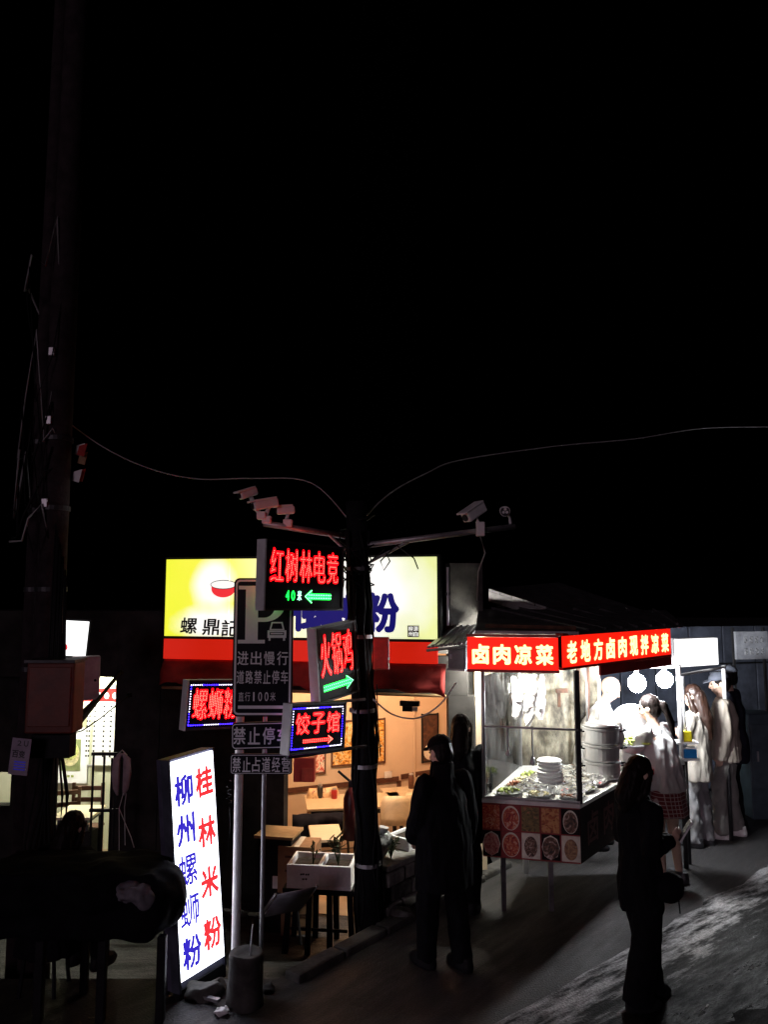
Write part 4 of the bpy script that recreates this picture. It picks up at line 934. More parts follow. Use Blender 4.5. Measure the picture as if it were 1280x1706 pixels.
part('brace', MB().cone(rel(U(600, 945, 6.28)), rel(U(690, 898, 6.4)), .012, .012), 'galv', up_)
part('brace', MB().cone(rel(U(590, 930, 6.28)), rel(U(545, 888, 6.2)), .012, .012), 'galv', up_)
pts = [U(612, 940, 6.2), U(640, 915, 6.2), U(650, 935, 6.2), U(640, 950, 6.2), U(634, 935, 6.2), U(660, 908, 6.25), U(690, 930, 6.3), U(697, 948, 6.3)]
part('loose_cable', MB().tube([rel(x) for x in pts], .006), 'cable', up_)
# security cameras
def cctv(px, py, Y, yaw, pitch, L, base, label, r=.055):
    p = U(px, py, Y); b = V(base)
    t = thing('security_camera', label, 'security camera', b, 0, 'security cameras on the pole arms')
    m = M.Rotation(yaw, 3, 'Z') @ M.Rotation(pitch, 3, 'X'); c = p-b
    part('body', MB().box(c, (r*1.6, L, r*1.5), m), 'white_paint', t, .012)
    part('hood', MB().box(c+m @ V((0, -.02, r*.85)), (r*1.9, L*1.1, .014), m), 'white_paint', t, .004)
    part('lens', MB().cone(c+m @ V((0, -L*.5, 0)), c+m @ V((0, -L*.5-.012, 0)), r*.5, r*.5), 'black_paint', t)
    part('bracket', MB().tube([c+m @ V((0, L*.1, -r*.7)), c*.5+V((0, 0, -.02)), V((0, 0, 0))], .018), 'white_paint', t, smooth=True)
    part('clamp', MB().box((0, 0, 0), (.07, .07, .06)), 'white_paint', t, .008)
al = lambda f: armL0.lerp(armL1, f)+V((0, 0, .03))
ar = lambda f: armR0.lerp(armR1, f)+V((0, 0, .03))
cctv(413, 822, 5.85, R(-50), R(20), .15, al(1.0)+V((-.02, 0, .03)), 'leftmost white camera at the tip of the left arm', .04)
cctv(442, 840, 5.9, R(-62), R(12), .2, al(.97), 'long white camera aimed down left on the left arm', .045)
cctv(476, 850, 6.0, R(-80), R(4), .14, al(.72), 'small white camera nearest the pole on the left arm', .04)
cctv(790, 853, 6.5, R(-55), R(30), .22, ar(.76), 'large white camera pointing down on the right arm', .06)
part_ = thing('round_camera', 'round spotlight camera with three lamps at the right arm tip', 'security camera', ar(.97), 0, 'security cameras on the pole arms')
c = U(842, 852, 6.6)-ar(.97)
part('housing', MB().cone(c+V((.0, .1, .02)), c, .035, .045, 20), 'white_paint', part_, smooth=False); part('face', MB().cone(c, c+V((0, -.006, 0)), .04, .04, 20), 'dark_metal', part_)
for k in range(3): part('lamp', MB().cone(c+V((.017*math.cos(k*2.09+1.57), -.006, .017*math.sin(k*2.09+1.57))), c+V((.017*math.cos(k*2.09+1.57), -.014, .017*math.sin(k*2.09+1.57))), .012, .012, 12), 'white_paint', part_)
part('stem', MB().tube([c+V((.03, .06, 0)), c+V((.05, .05, -.06)), V((0, 0, 0))], .012), 'white_paint', part_, smooth=True)
bx = U(800, 882, 6.5); t = thing('junction_box', 'small white junction box hanging on the right pole arm', 'box', bx); part('body', MB().box((0, -.03, 0), (.07, .05, .12)), 'white_paint', t, .006); part('cable', MB().tube([(0, -.02, -.06), (.04, -.01, -.2), (-.02, 0, -.36), (-.03, 0, -.6)], .006), 'cable_grey', t, smooth=True)

# LED signs
def led_sign(frame, label, build, roll=0, th=.07):
    c, rz, W, zb, zt = frame; h = zt-zb
    t = thing('led_sign', label, 'LED sign', (c.x, c.y, zb), rz, 'LED signs on the poles'); t.rotation_euler = (0, roll, rz)
    part('casing', MB().box((0, th/2, h/2), (W, th, h)), 'sign_black', t)
    for sx_ in (-1, 1): part('edge_trim', MB().box((sx_*(W/2+.007), th/2-.002, h/2), (.014, th+.012, h+.028)), 'white_paint' if sx_ < 0 else 'dark_metal', t)
    for sz_ in (-1, 1): part('edge_trim', MB().box((0, th/2-.002, h/2+sz_*(h/2+.007)), (W, th+.012, .014)), 'dark_metal', t)
    build(t, W, h)
    e = bpy.data.objects.new('back_face', None); COL.objects.link(e); e.parent = t; e.location = (0, th, 0); e.rotation_euler = (0, 0, math.pi); build(e, W, h)
    return t
def led_text(t, text, x0, x1, z, chh, gap=.8, pitch=.0115, r=.0042):
    n = len(text); cw = (x1-x0)/n
    for i, ch in enumerate(text):
        x = x0+cw*(i+.5)
        char(t, ch, x, z, cw*gap+.012, chh+.012, 'led_red_bloom', -.003, .05, name='letter_bloom')  # widened glowing characters imitate the bloom around the dots
        mb = MB(); dots(mb, led_points(ch, cw*gap, chh, pitch), x, z, -.006, r); part('led_dots', mb, 'led_red', t)['kind'] = 'stuff'
def arrow(t, x0, x1, z, hh, m, core, right):
    s = 1 if right else -1; xa, xb = (x0, x1) if right else (x1, x0)
    o = [(xa, -hh*.28), (xb-s*hh*.9, -hh*.28), (xb-s*hh*.9, -hh*.5*1.25), (xb, 0), (xb-s*hh*.9, hh*.5*1.25), (xb-s*hh*.9, hh*.28), (xa, hh*.28)]
    pts = [(a, -.003, z+b) for a, b in o]
    part('arrow', MB().add(pts, [tuple(range(7))] if not right else [tuple(range(7))]), m, t)
    mb = MB()
    for a in np.linspace(xa, xb-s*hh*.5, 14):
        for b in (-.14, .14): dots(mb, [(0, 0)], a, z+b*hh, -.006, .0045)
    for f in np.linspace(0, 1, 7):
        for sg_ in (-1, 1): dots(mb, [(0, 0)], xb-s*hh*.9*f, z+sg_*hh*.55*f, -.006, .0045)
    part('arrow_dots', mb, core, t)['kind'] = 'stuff'
def border(t, W, h):
    for m, ph in (('led_blue', 0), ('led_white', 1)):
        mb = MB(); per = [(x, s*(h/2-.022)) for s in (-1, 1) for x in np.arange(-W/2+.02, W/2-.019, .014)]+[(s*(W/2-.02), z) for s in (-1, 1) for z in np.arange(-h/2+.03, h/2-.03, .018)]
        for i, (a, b) in enumerate(per):
            if (int(i/9) % 2) == ph: dots(mb, [(0, 0)], a, h/2+b, -.004, .005)
        part('border_dots', mb, m, t)['kind'] = 'stuff'
def bA(t, W, h):
    led_text(t, '红树林电竞', -W/2+.035, W/2-.04, h*.66, h*.5, .86)
    char(t, '4', -W*.23, h*.2, .035, .07, 'led_green', -.003, .03); char(t, '0', -W*.16, h*.2, .035, .07, 'led_green', -.003, .03); char(t, '米', -W*.08, h*.2, .045, .07, 'led_green_core', -.003, .02)
    arrow(t, -W*.01, W*.34, h*.19, .08, 'led_green', 'led_green_core', False)
led_sign(panel_frame(441, 5.28, 569, 5.95, 908, 1014), 'LED sign with five red characters and a green left arrow, topmost on the pole', bA, R(1))
def bB(t, W, h): led_text(t, '火锅鸡', -W/2+.03, W/2-.03, h*.62, h*.58, .85); arrow(t, -W*.38, W*.38, h*.17, .085, 'led_green', 'led_green_core', True)
led_sign(panel_frame(533, 5.75, 596, 6.12, 1042, 1160), 'tilted LED sign with three red characters and a green right arrow', bB, R(-6))
def bC(t, W, h): led_text(t, '饺子馆', -W/2+.04, W/2-.04, h*.6, h*.44, .86, .011); arrow(t, -W*.26, W*.28, h*.22, .045, 'led_red_bloom', 'led_red', True); border(t, W, h)
led_sign(panel_frame(481, 5.48, 571, 5.88, 1174, 1250), 'LED sign with a blue dotted border and a red right arrow, below the others', bC, R(4))
def bD(t, W, h): led_text(t, '螺蛳粉', -W/2+.04, W/2-.03, h*.52, h*.66, .88, .011); border(t, W, h)
led_sign(panel_frame(309, 5.68, 400, 5.95, 1136, 1212), 'LED sign with three red characters left of the parking sign', bD, R(3.5))
part('sign_bracket', MB().cone(rel(U(478, 1262, 5.6)), rel(U(610, 1243, 6.25)), .014, .014), 'dark_metal', up_)
part('sign_bracket', MB().cone(rel(U(530, 1172, 5.95)), rel(U(608, 1165, 6.25)), .012, .012), 'galv', up_)

# red box on the pole
c, rz, W_, zb, zt = panel_frame(622, 6.15, 649, 6.15, 1062, 1116)
t = thing('red_box', 'plain red metal box fixed to the right of the utility pole', 'box', (c.x, c.y, zb), rz); h = zt-zb
part('body', MB().box((0, .05, h/2), (W_, .1, h)), mat('bright_red', (.75, .06, .05), .45), t, .008); part('door', MB().box((0, -.005, h/2), (W_*.88, .01, h*.92)), mat('bright_red2', (.78, .07, .06), .4), t, .003); part('latch', MB().box((W_*.46, -.012, h*.35), (.018, .015, .018)), 'white_paint', t)

# parking sign on two posts
PY = 5.62
c, rz, W_, zb, zt = panel_frame(388, PY, 488, PY, 963, 1194)
ps = thing('parking_sign', 'tall black and silver parking sign with a big P on two posts', 'sign', (c.x, PY, 0), 0)
h = zt-zb
def rrect(w, h, r, n=6):
    pts = []
    for cx_, cz_, a0 in ((w/2-r, h/2-r, 0), (-w/2+r, h/2-r, 90), (-w/2+r, -h/2+r, 180), (w/2-r, -h/2+r, 270)):
        for k in range(n+1): a = R(a0+90*k/n); pts.append((cx_+r*math.cos(a), cz_+r*math.sin(a)))
    return pts
def plate(parent, z0, w, h, m, y0, y1, r=.04, x=0, name='panel', tilt=0):
    p = rrect(w, h, r); n = len(p); ca, sa = math.cos(tilt), math.sin(tilt)
    P = [(x+a*ca-b*sa, z0+h/2+a*sa+b*ca) for a, b in p]
    mb = MB().add([(a, y0, b) for a, b in P]+[(a, y1, b) for a, b in P], [tuple(range(n)), tuple(range(2*n-1, n-1, -1))]+[(i, i+n, (i+1) % n+n, (i+1) % n) for i in range(n)])
    return part(name, mb, m, parent)
def ring(parent, z0, w, h, m, y, wd, r=.035, x=0, tilt=0):
    a = rrect(w, h, r); b = rrect(w-2*wd, h-2*wd, max(r-wd, .005)); n = len(a); ca, sa = math.cos(tilt), math.sin(tilt)
    f = lambda q: (x+q[0]*ca-q[1]*sa, y, z0+h/2+q[0]*sa+q[1]*ca)
    return part('border_line', MB().add([f(q) for q in a]+[f(q) for q in b], [(i, (i+1) % n, (i+1) % n+n, i+n) for i in range(n)]), m, parent)
plate(ps, zb, W_, h, 'sign_black', 0, .02); ring(ps, zb+.012, W_-.024, h-.024, 'sign_white', -.003, .014)
Zp = lambda py: U(440, py, PY).z; Xp = lambda px: U(px, 1080, PY).x-c.x
# serif P
x0, x1 = Xp(396), Xp(449); zt_, zl = Zp(976), Zp(1072); pwid = .083
mb = MB(); y = -.003
def rct(xa, za, xb, zb_): mb.add([(xa, y, za), (xb, y, za), (xb, y, zb_), (xa, y, zb_)], [(0, 1, 2, 3)])
stx0, stx1 = Xp(408), Xp(429)
rct(stx0, zl+.026, stx1, zt_-.026); rct(x0-.0, zl, Xp(441), zl+.026); rct(x0, zt_-.026, stx1, zt_)
zc = (zt_+Zp(1036))/2; ro = (zt_-Zp(1036))/2; xc = Xp(440)
N_ = 18; oi = []; ii = []
for k in range(N_+1):
    a = R(90-180*k/N_); oi.append((xc+ro*1.15*math.cos(a), zc+ro*math.sin(a))); ii.append((xc+(ro*1.15-.07)*math.cos(a), zc+(ro-.03)*math.sin(a)))
oi = [(stx1, zt_)]+oi+[(stx1, zc-ro)]; ii = [(stx1, zt_-.03)]+ii+[(stx1, zc-ro+.03)]
n = len(oi); mb.add([(a, y, b) for a, b in oi]+[(a, y, b) for a, b in ii], [(i, i+1, i+1+n, i+n) for i in range(n-1)])
part('letter', mb, 'sign_white', ps)
# car pictogram
mb = MB(); X, Z = Xp(461), Zp(1052); y = -.003
def poly(pts): mb.add([(X+a, y, Z+b) for a, b in pts], [tuple(range(len(pts)))])
def frame4(o, i): n = len(o); mb.add([(X+a, y, Z+b) for a, b in o+i], [(k, (k+1) % n, (k+1) % n+n, k+n) for k in range(n)])
frame4([(-.055, .01), (.055, .01), (.04, .068), (-.04, .068)], [(-.042, .018), (.042, .018), (.031, .058), (-.031, .058)])
poly([(-.068, -.005), (.068, -.005), (.068, .008), (-.068, .008)]); poly([(-.068, -.046), (.068, -.046), (.068, -.026), (-.068, -.026)])
poly([(-.045, -.02), (.045, -.02), (.045, -.01), (-.045, -.01)]); poly([(-.068, -.026), (-.052, -.026), (-.052, -.005), (-.068, -.005)]); poly([(.052, -.026), (.068, -.026), (.068, -.005), (.052, -.005)])
poly([(-.06, -.066), (-.045, -.066), (-.045, -.046), (-.06, -.046)]); poly([(.045, -.066), (.06, -.066), (.06, -.046), (.045, -.046)])
part('car_symbol', mb, 'sign_white', ps)
def line(text, xa, xb, ya, yb, bold=.012, ws=None, y=-.003, par=ps):
    n = len(text); xs = [Xp(xa), Xp(xb)]; wd = (xs[1]-xs[0])/n
    for i, ch in enumerate(text): char(par, ch, xs[0]+wd*(i+.5), (Zp(ya)+Zp(yb))/2, wd*(.84 if ord(ch) > 200 else .6), Zp(ya)-Zp(yb), 'sign_white', y, bold)
line('进出慢行', 394, 482, 1085, 1108); line('道路禁止停车', 394, 482, 1117, 1139); line('直行100米', 398, 461, 1153, 1168, .004)
part('stripe', MB().box((0, -.003, Zp(1178)), (W_-.09, .002, .022)), 'sign_white', ps)
z1, z0 = Zp(1203), Zp(1248); plate(ps, z0, W_*1.0, z1-z0, 'sign_black', -.002, .018, .03, tilt=R(1.5)); ring(ps, z0+.008, W_-.016, z1-z0-.016, 'sign_white', -.005, .006, .025, tilt=R(1.5))
line('禁止停车', 390, 486, 1211, 1240, .018, y=-.006)
z1, z0 = Zp(1256), Zp(1290); plate(ps, z0, W_*1.02, z1-z0, 'sign_black', -.002, .018, .02); ring(ps, z0+.006, W_-.008, z1-z0-.012, 'sign_white', -.005, .004, .018)
line('禁止占道经营', 390, 487, 1261, 1286, .012, y=-.006)
for px, r_, pm in ((393, .03, 'white_paint'), (436, .016, 'galv')):
    X = U(px, 1440, PY).x-c.x; part('post', MB().cone((X, .05, 0), (X, .05, zt-.02), r_, r_, 16), pm, ps, smooth=True)
    for z in (zb+.15, zt-.15): part('clamp', MB().box((X, .04, z), (.09, .05, .03)), 'galv', ps)
# sticker plate / hanging cable on post
t = thing('cable_knot', 'tangle of thin cable tied on the white sign post', 'cable', U(383, 1312, 5.42)); mb = MB()
part('coil', MB().tube([(.02*math.sin(k*1.7), -.01+.01*math.cos(k), .05-.012*k) for k in range(14)], .005), 'cable', t, smooth=True); part('tail', MB().tube([(.0, 0, -.1), (.01, 0, -.25), (-.01, 0, -.5)], .004), 'cable', t)

# light box sign
L0, L1 = G(299, 1668), G(376, 1622)
Lb = thing('light_box_sign', 'tall white light box with blue and red noodle lettering, leaning beside the posts', 'sign', ((L0.x+L1.x)/2, (L0.y+L1.y)/2, 0.02), math.atan2(L1.y-L0.y, L1.x-L0.x))
LW = math.hypot(L1.x-L0.x, L1.y-L0.y); LH = 1.52
Lb.rotation_euler = (R(-4.5), R(-2), math.atan2(L1.y-L0.y, L1.x-L0.x)-.0)
part('case', MB().box((0, .065, LH/2+.03), (LW, .1, LH)), mat('case_blue', (.13, .13, .2), .4, .4), Lb, .004)
part('face', MB().box((0, .004, LH/2+.055), (LW-.03, .024, LH-.09)), 'lit_white', Lb)
part('kick_board', MB().box((0, .03, .0), (LW, .06, .09)), 'black_paint', Lb)
for s_ in (-1, 1): part('side_frame', MB().box((s_*(LW/2-.005), .03, LH/2+.03), (.018, .075, LH)), mat('frame_dark', (.05, .05, .08), .4, .5) if s_ > 0 else 'blue_metal', Lb)
part('prop', MB().box((-LW*.3, -.12, -.0), (.03, .3, .02)), 'galv', Lb); part('rear_leg', MB().tube([(0, .12, LH*.8), (0, .42, .0)], .015), 'dark_metal', Lb)
for i, ch in enumerate('柳州螺蛳粉'): char(Lb, ch, -LW*.22, .055+LH-.09-.16-i*.268, LW*.4, .21, 'ink_blue', -.0105, .02 if ch in '螺蛳' else .038)
for i, ch in enumerate('桂林米粉'): char(Lb, ch, LW*.23, .055+LH-.09-.15-i*.345, LW*.4, .21, 'ink_red', -.0105, .04)
# concrete stump bollard
p = G(408, 1672); t = thing('concrete_stump', 'short broken concrete stump at the foot of the sign posts', 'bollard', (p.x, p.y, 0))
mb = MB(); mb.loft([((0, 0, -.02), .13, .13), ((0, 0, .1), .12, .12), ((.0, 0, .26), .118, .115), ((0, 0, .3), .12, .12), ((0, 0, .325), .11, .11), ((0, 0, .31), .06, .06)], 20)
for q in mb.v: q += V((NZ.noise(q*9), NZ.noise(q*9+V((3, 3, 3))), NZ.noise(q*8+V((7, 0, 0)))))*.018
part('block', mb, 'dark_concrete', t, smooth=True); part('rod', MB().cone((.03, .0, .3), (.045, 0, .5), .006, .005), 'galv', t)
def rock(px, py, r, label, m='dark_concrete', z=0, name='stone', cat='stone', sq=.6, group=None, sm=True):
    p = G(px, py, z); mb = MB().ell((0, 0, r*sq*.7), (r, r*.8, r*sq), seg=18, rings=12)
    for q in mb.v: q += V((NZ.noise(q*7/r*.2+V((px, 0, 0))), NZ.noise(q*7/r*.2+V((0, px, 0))), NZ.noise(q*7/r*.2+V((0, 0, px)))))*r*.45
    me = mb.mesh(name); o = link(name, me, m, None, 0, sm); o.location = (p.x, p.y, z); return tag(o, label, cat, group)
rock(446, 1652, .05, 'small grey stone beside the second sign post'); rock(369, 1690, .045, 'crumpled white tissue on the ground in front of the stump', 'plastic_white', 0, 'tissue', 'litter')
rock(668, 1532, .1, 'flat broken stone on the kerb by the utility pole', group=None); rock(340, 1655, .16, 'low mound of grit behind the tissue', 'dark_concrete', 0, 'grit_mound', 'rubble', .22)
rock(783, 1452, .09, 'rough lump of rubble beside the stall leg', 'concrete')

# ------------- left concrete poles
def lpole(px, Y, r, label, top):
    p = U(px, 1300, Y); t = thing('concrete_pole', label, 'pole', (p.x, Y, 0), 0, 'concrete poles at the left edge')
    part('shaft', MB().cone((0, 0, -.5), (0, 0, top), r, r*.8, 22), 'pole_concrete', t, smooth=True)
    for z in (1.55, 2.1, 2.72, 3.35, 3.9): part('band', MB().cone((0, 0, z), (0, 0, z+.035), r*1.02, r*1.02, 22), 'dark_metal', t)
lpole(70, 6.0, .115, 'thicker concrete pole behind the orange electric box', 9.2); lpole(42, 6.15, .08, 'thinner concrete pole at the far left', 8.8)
tg = thing('cable_tangle', 'tangle of thin cables and clamps high on the left concrete pole', 'cables', (U(70, 700, 6.0).x, 6.0, 3.3))
for i in range(9):
    a = random.random()*6.28; z0 = random.uniform(-.2, 1.6); pts = []
    for k in range(12):
        a += random.uniform(.3, .8); rr = .13+.06*random.random(); pts.append((rr*math.cos(a), rr*math.sin(a)-.01, z0+.09*k*random.uniform(-.6, 1.2)))
    part('cable', MB().tube(pts, random.uniform(.005, .009)), 'cable_grey' if i % 3 == 0 else 'cable', tg, smooth=True)
for z0 in (.1, .75, 1.3): part('clamp', MB().box((.1, -.1, z0), (.05, .05, .07)), 'galv', tg, .006)
cb = thing('cable_bundle', 'bundle of black cables running down the concrete pole', 'cables', U(84, 1300, 5.85))
for i in range(9):
    x = (i-4)*.012; part('cable', MB().tube([(x, .02*math.sin(i*3), 1.9-.05*i), (x*1.2+.01, -.02, .9), (x*1.5, -.02, .25), (x*2.2+.03*math.sin(i), -.02, -.1), (x*3-.02, -.01, -.45), (x*2-.06, 0, -.8)], .007+.003*(i % 3)), 'cable', cb, smooth=True)
for i, (a, b, c_) in enumerate((((118, 1215), (160, 1170), (200, 1120)), ((118, 1222), (165, 1198), (215, 1158)), ((116, 1198), (140, 1185), (165, 1160)))):
    o = thing('sagging_cable', ('thick black cable slung from the pole across the left shop front', 'thin black cable slung low across the price list', 'short black cable under the meter box')[i], 'cable', U(*a, 6.3))
    pts = [U(*a, 6.3), U(a[0]*.6+b[0]*.4, a[1]*.6+b[1]*.4+5, 6.6), U(*b, 6.9), U(*c_, 7.6)]; part('strand', MB().tube([x-pts[0] for x in pts], (.018, .006, .022)[i]), 'cable', o, smooth=True); part('end_clip', MB().box(pts[-1]-pts[0], (.04, .04, .04)), 'black_paint', o)
c, rz, W_, zb, zt = panel_frame(44, 5.7, 124, 5.7, 1104, 1222)
t = thing('electric_box', 'large rusty orange electric box strapped to the concrete pole', 'box', (c.x, c.y, zb), 0); h = zt-zb
part('body', MB().box((0, .08, h/2), (W_, .2, h)), mat('orange_rust', (.16, .02, .006), .6, var=.35, scale=5), t, .012); part('door', MB().box((0, -.024, h*.52), (W_*.88, .012, h*.84)), mat('orange_rust2', (.18, .024, .007), .55, var=.35, scale=4), t, .005)
part('top_cover', MB().box((0, .07, h+.012), (W_*1.06, .24, .02)), 'dark_metal', t); part('conduit', MB().box((.02, .04, -.09), (W_*.8, .12, .16)), 'black_paint', t)
p = U(130, 765, 6.05); t = thing('pole_fitting', 'torn red and white wrapping on the concrete pole', 'fitting', p); mb = MB()
for i in range(5): 
    a = V((random.uniform(-.05, .05), random.uniform(-.03, .03), random.uniform(-.12, .12))); mb = MB().add([a, a+V((.06, .01, .02)), a+V((.05, -.02, -.09)), a+V((-.02, .01, -.07))], [(0, 1, 2, 3)]); o = part('scrap', mb, ('red_fabric', 'plastic_white', 'cardboard')[i % 3], t); s = o.modifiers.new('s', 'SOLIDIFY'); s.thickness = .003
c, rz, W_, zb, zt = panel_frame(14, 5.55, 46, 5.55, 1230, 1291)
t = thing('paper_notice', 'small purple grey paper notice on the left pole', 'notice', (c.x, c.y, zb), 0); h = zt-zb; t.rotation_euler = (0, R(5), 0)
part('paper', MB().box((0, 0, h/2), (W_, .006, h)), mat('lilac', (.42, .34, .45), .7), t)
char(t, '2', -W_*.1, h*.87, .03, .035, 'ink_black', -.004); char(t, 'U', W_*.25, h*.87, .03, .04, 'ink_black', -.004); char(t, '百', -W_*.25, h*.57, .045, .05, 'ink_black', -.004, .03); char(t, '变', W_*.1, h*.57, .045, .05, 'ink_black', -.004, .03)
for k in range(4): part('print_line', MB().box((W_*.05, -.004, h*(.36-.07*k)), (W_*.6, .002, h*.03)), 'ink_navy', t)

# wires overhead
def wire(pts, r, label, m='cable_grey'):
    P_ = [U(*q) for q in pts]; t = thing('overhead_wire', label, 'wire', P_[0]); Q = []
    for i in range(len(P_)-1):
        a, b = P_[max(i-1, 0)], P_[i]; c, d = P_[i+1], P_[min(i+2, len(P_)-1)]
        for k in range(6):
            u = k/6; Q.append(.5*((2*b)+(c-a)*u+(2*a-5*b+4*c-d)*u*u+(3*b-a-3*c+d)*u**3))
    Q.append(P_[-1]); part('strand', MB().tube([q-P_[0] for q in Q], r), m, t, smooth=True)
wire([(95, 690, 6.1), (172, 745, 6.2), (250, 781, 6.3), (330, 798, 6.4), (420, 797, 6.4), (520, 805, 6.4), (592, 880, 6.35)], .005, 'pale wire sagging from the concrete pole to the utility pole')
wire([(600, 870, 6.3), (650, 822, 6.6), (712, 788, 6.9), (770, 766, 7.2), (930, 743, 7.8), (1060, 731, 8.3), (1170, 714, 8.8), (1290, 711, 9.2)], .006, 'pale wire rising from the utility pole to the right edge')
wire([(622, 1165, 6.3), (650, 1188, 6.5), (680, 1197, 6.6), (705, 1193, 6.7), (735, 1172, 6.8), (760, 1138, 6.9)], .007, 'white cable looping between the utility pole and the stall', 'white_paint')
wire([(628, 1140, 6.25), (630, 1200, 6.3), (634, 1260, 6.3)], .005, 'short black cable dangling beside the utility pole', 'cable')

# ================================================================== PLANTER, FOAM BOXES, STOOLS, BOXES
pl = thing('planter_wall', 'low mossy stone planter wall between the road and the noodle shop', 'wall')
w0, w1 = V((.02, 6.7, 0)), V((1.02, 7.94, 0)); wd_ = (w1-w0).normalized(); wn = V((-wd_.y, wd_.x, 0)); WL = (w1-w0).length
part('coping', MB().hexa([V((q.x, q.y, z)) for z in (.39, .44) for q in (w0-wn*.02, w1-wn*.02, w1+wn*.3, w0+wn*.3)]), 'concrete', pl, .012)
part('core', MB().hexa([V((q.x, q.y, z)) for z in (FZ, .388) for q in (w0+wn*.05, w1+wn*.05, w1+wn*.28, w0+wn*.28)]), 'dark_concrete', pl)
z = 0
for r in range(3):
    x = -.0+.1*(r % 2); hh = (.11, .14, .13)[r]
    while x < WL-.06:
        L = random.uniform(.16, .3); L = min(L, WL-x)
        c = w0+wd_*(x+L/2)+wn*(.035+random.uniform(-.012, .012)); mb = MB().box((0, 0, 0), (L-.015, .07, hh-.012), M.Rotation(math.atan2(wd_.y, wd_.x)+random.uniform(-.04, .04), 3, 'Z'))
        for q in mb.v: q += V((c.x, c.y, z+hh/2))
        part('wall_stone', mb, 'concrete' if random.random() < .4 else 'dark_concrete', pl, .018); x += L
    z += hh
def foam_box(loc, rz, size, label, group, marks=False, plant=True):
    t = thing('foam_box', label, 'foam box', loc, rz, group); a, b, h = size; th = .025
    part('base', MB().box((0, 0, .015), (a, b, .03)), 'foam', t)
    for s_ in (-1, 1):
        part('wall', MB().box((0, s_*(b/2-th/2), h/2+.015), (a, th, h-.03)), 'foam', t, .006); part('wall', MB().box((s_*(a/2-th/2), 0, h/2+.015), (th, b-2*th-.002, h-.03)), 'foam', t, .006)
    part('soil', MB().box((0, 0, h*.4), (a-2*th-.004, b-2*th-.004, h*.7)), 'soil', t)
    if marks:
        for i, (x, z_, w_) in enumerate(((-.02, .12, .016), (.0, .122, .02), (.025, .12, .014), (.045, .121, .018), (.0, .08, .02), (.025, .082, .018))): part('ink_mark', MB().box((x, -b/2-.002, z_), (w_, .002, .014), M.Rotation(.3*(i % 3-1), 3, 'Y')), 'ink_black', t)
    return t
zbx = .13; pbx = U(510, 1478, 7.1)
foam_box((pbx.x+.0, pbx.y+.14, zbx), -.12, (.3, .36, .2), 'white foam box with pen marks on the low black stool', 'foam boxes on the stool', True)
qbx = U(562, 1478, 7.05); foam_box((qbx.x+.0, qbx.y+.15, zbx), -.12, (.29, .36, .2), 'white foam box with a sprouting plant, right on the low stool', 'foam boxes on the stool')
def plant(loc, n, hgt, label, m='leaf', spread=.12, leaf=.035):
    t = thing('potted_plant', label, 'plant', loc); mb = MB(); st_ = MB()
    for i in range(n):
        a = random.random()*6.28; tip = V((math.cos(a)*spread*random.random(), math.sin(a)*spread*random.random(), hgt*random.uniform(.6, 1))); mid = tip*.5+V((0, 0, .02)); st_.tube([(0, 0, 0), mid, tip], .004, 5)
        for k in range(4):
            p_ = mid.lerp(tip, k/3.); mb.ell(p_+V((random.gauss(0, .015), random.gauss(0, .015), 0)), (leaf, leaf*.45, .004), M.Rotation(random.random()*6, 4, 'Z') @ M.Rotation(random.uniform(-.9, .9), 4, 'Y'), 8, 4)
    part('stems', st_, m, t)['kind'] = 'stuff'; part('leaves', mb, m, t)['kind'] = 'stuff'; return t
plant((qbx.x, qbx.y+.15, zbx+.15), 7, .3, 'small dark leafy plant growing out of the foam box'); plant((pbx.x+.05, pbx.y+.1, zbx+.15), 3, .22, 'thin dry sprig in the marked foam box', spread=.05, leaf=.02)
# low stool/table under boxes
cst = V(((pbx.x+qbx.x)/2, (pbx.y+qbx.y)/2+.15, FZ)); t = thing('low_stool', 'low black plastic stool table carrying the white foam boxes', 'stool', cst, -.12)
SH_ = zbx-FZ; part('top', MB().box((0, 0, SH_-.027), (.66, .36, .05)), 'black_paint', t, .012)
for sx_ in (-1, -.33, .33, 1):
    for sy_ in (-1, 1): part('leg', MB().hexa([V((sx_*.3+dx*1.2, sy_*.17+dy, 0)) for dx, dy in ((-.02, -.015), (.02, -.015), (.02, .015), (-.02, .015))]+[V((sx_*.27+dx, sy_*.14+dy, SH_-.053)) for dx, dy in ((-.025, -.02), (.025, -.02), (.025, .02), (-.025, .02))]), 'black_paint', t)
part('stretcher', MB().box((0, -.15, .2), (.5, .014, .025)), 'black_paint', t)
# boxes on planter
c = w0+wd_*.62+wn*.2; foam_box((c.x, c.y, .442), math.atan2(wd_.y, wd_.x), (.42, .26, .1), 'shallow white foam tray on the planter wall', None); plant((c.x+.1, c.y+.1, .5), 12, .2, 'dark feathery plant in the foam tray on the planter', spread=.16, leaf=.03)
c = w0+wd_*.12+wn*.2; t = thing('patterned_sack', 'black and white patterned sack on the planter beside the pole', 'sack', (c.x, c.y, .442)); mb = MB().ell((0, 0, .1), (.12, .1, .12)).ell((.06, 0, .13), (.08, .07, .09)); link('cloth', remesh(mb, 'cloth', .01, 3, .02, (9, 9, 9)), fp(8, [(.02, .02, .02), (.7, .7, .72), (.75, .75, .75), (.02, .02, .02)], 16), t); part('neck', MB().cone((.05, 0, .2), (.06, 0, .25), .03, .045), 'plastic_white', t)
plant((c.x+.12, c.y-.02, .442), 10, .17, 'spiky dark plant in front of the patterned sack', spread=.12, leaf=.03)
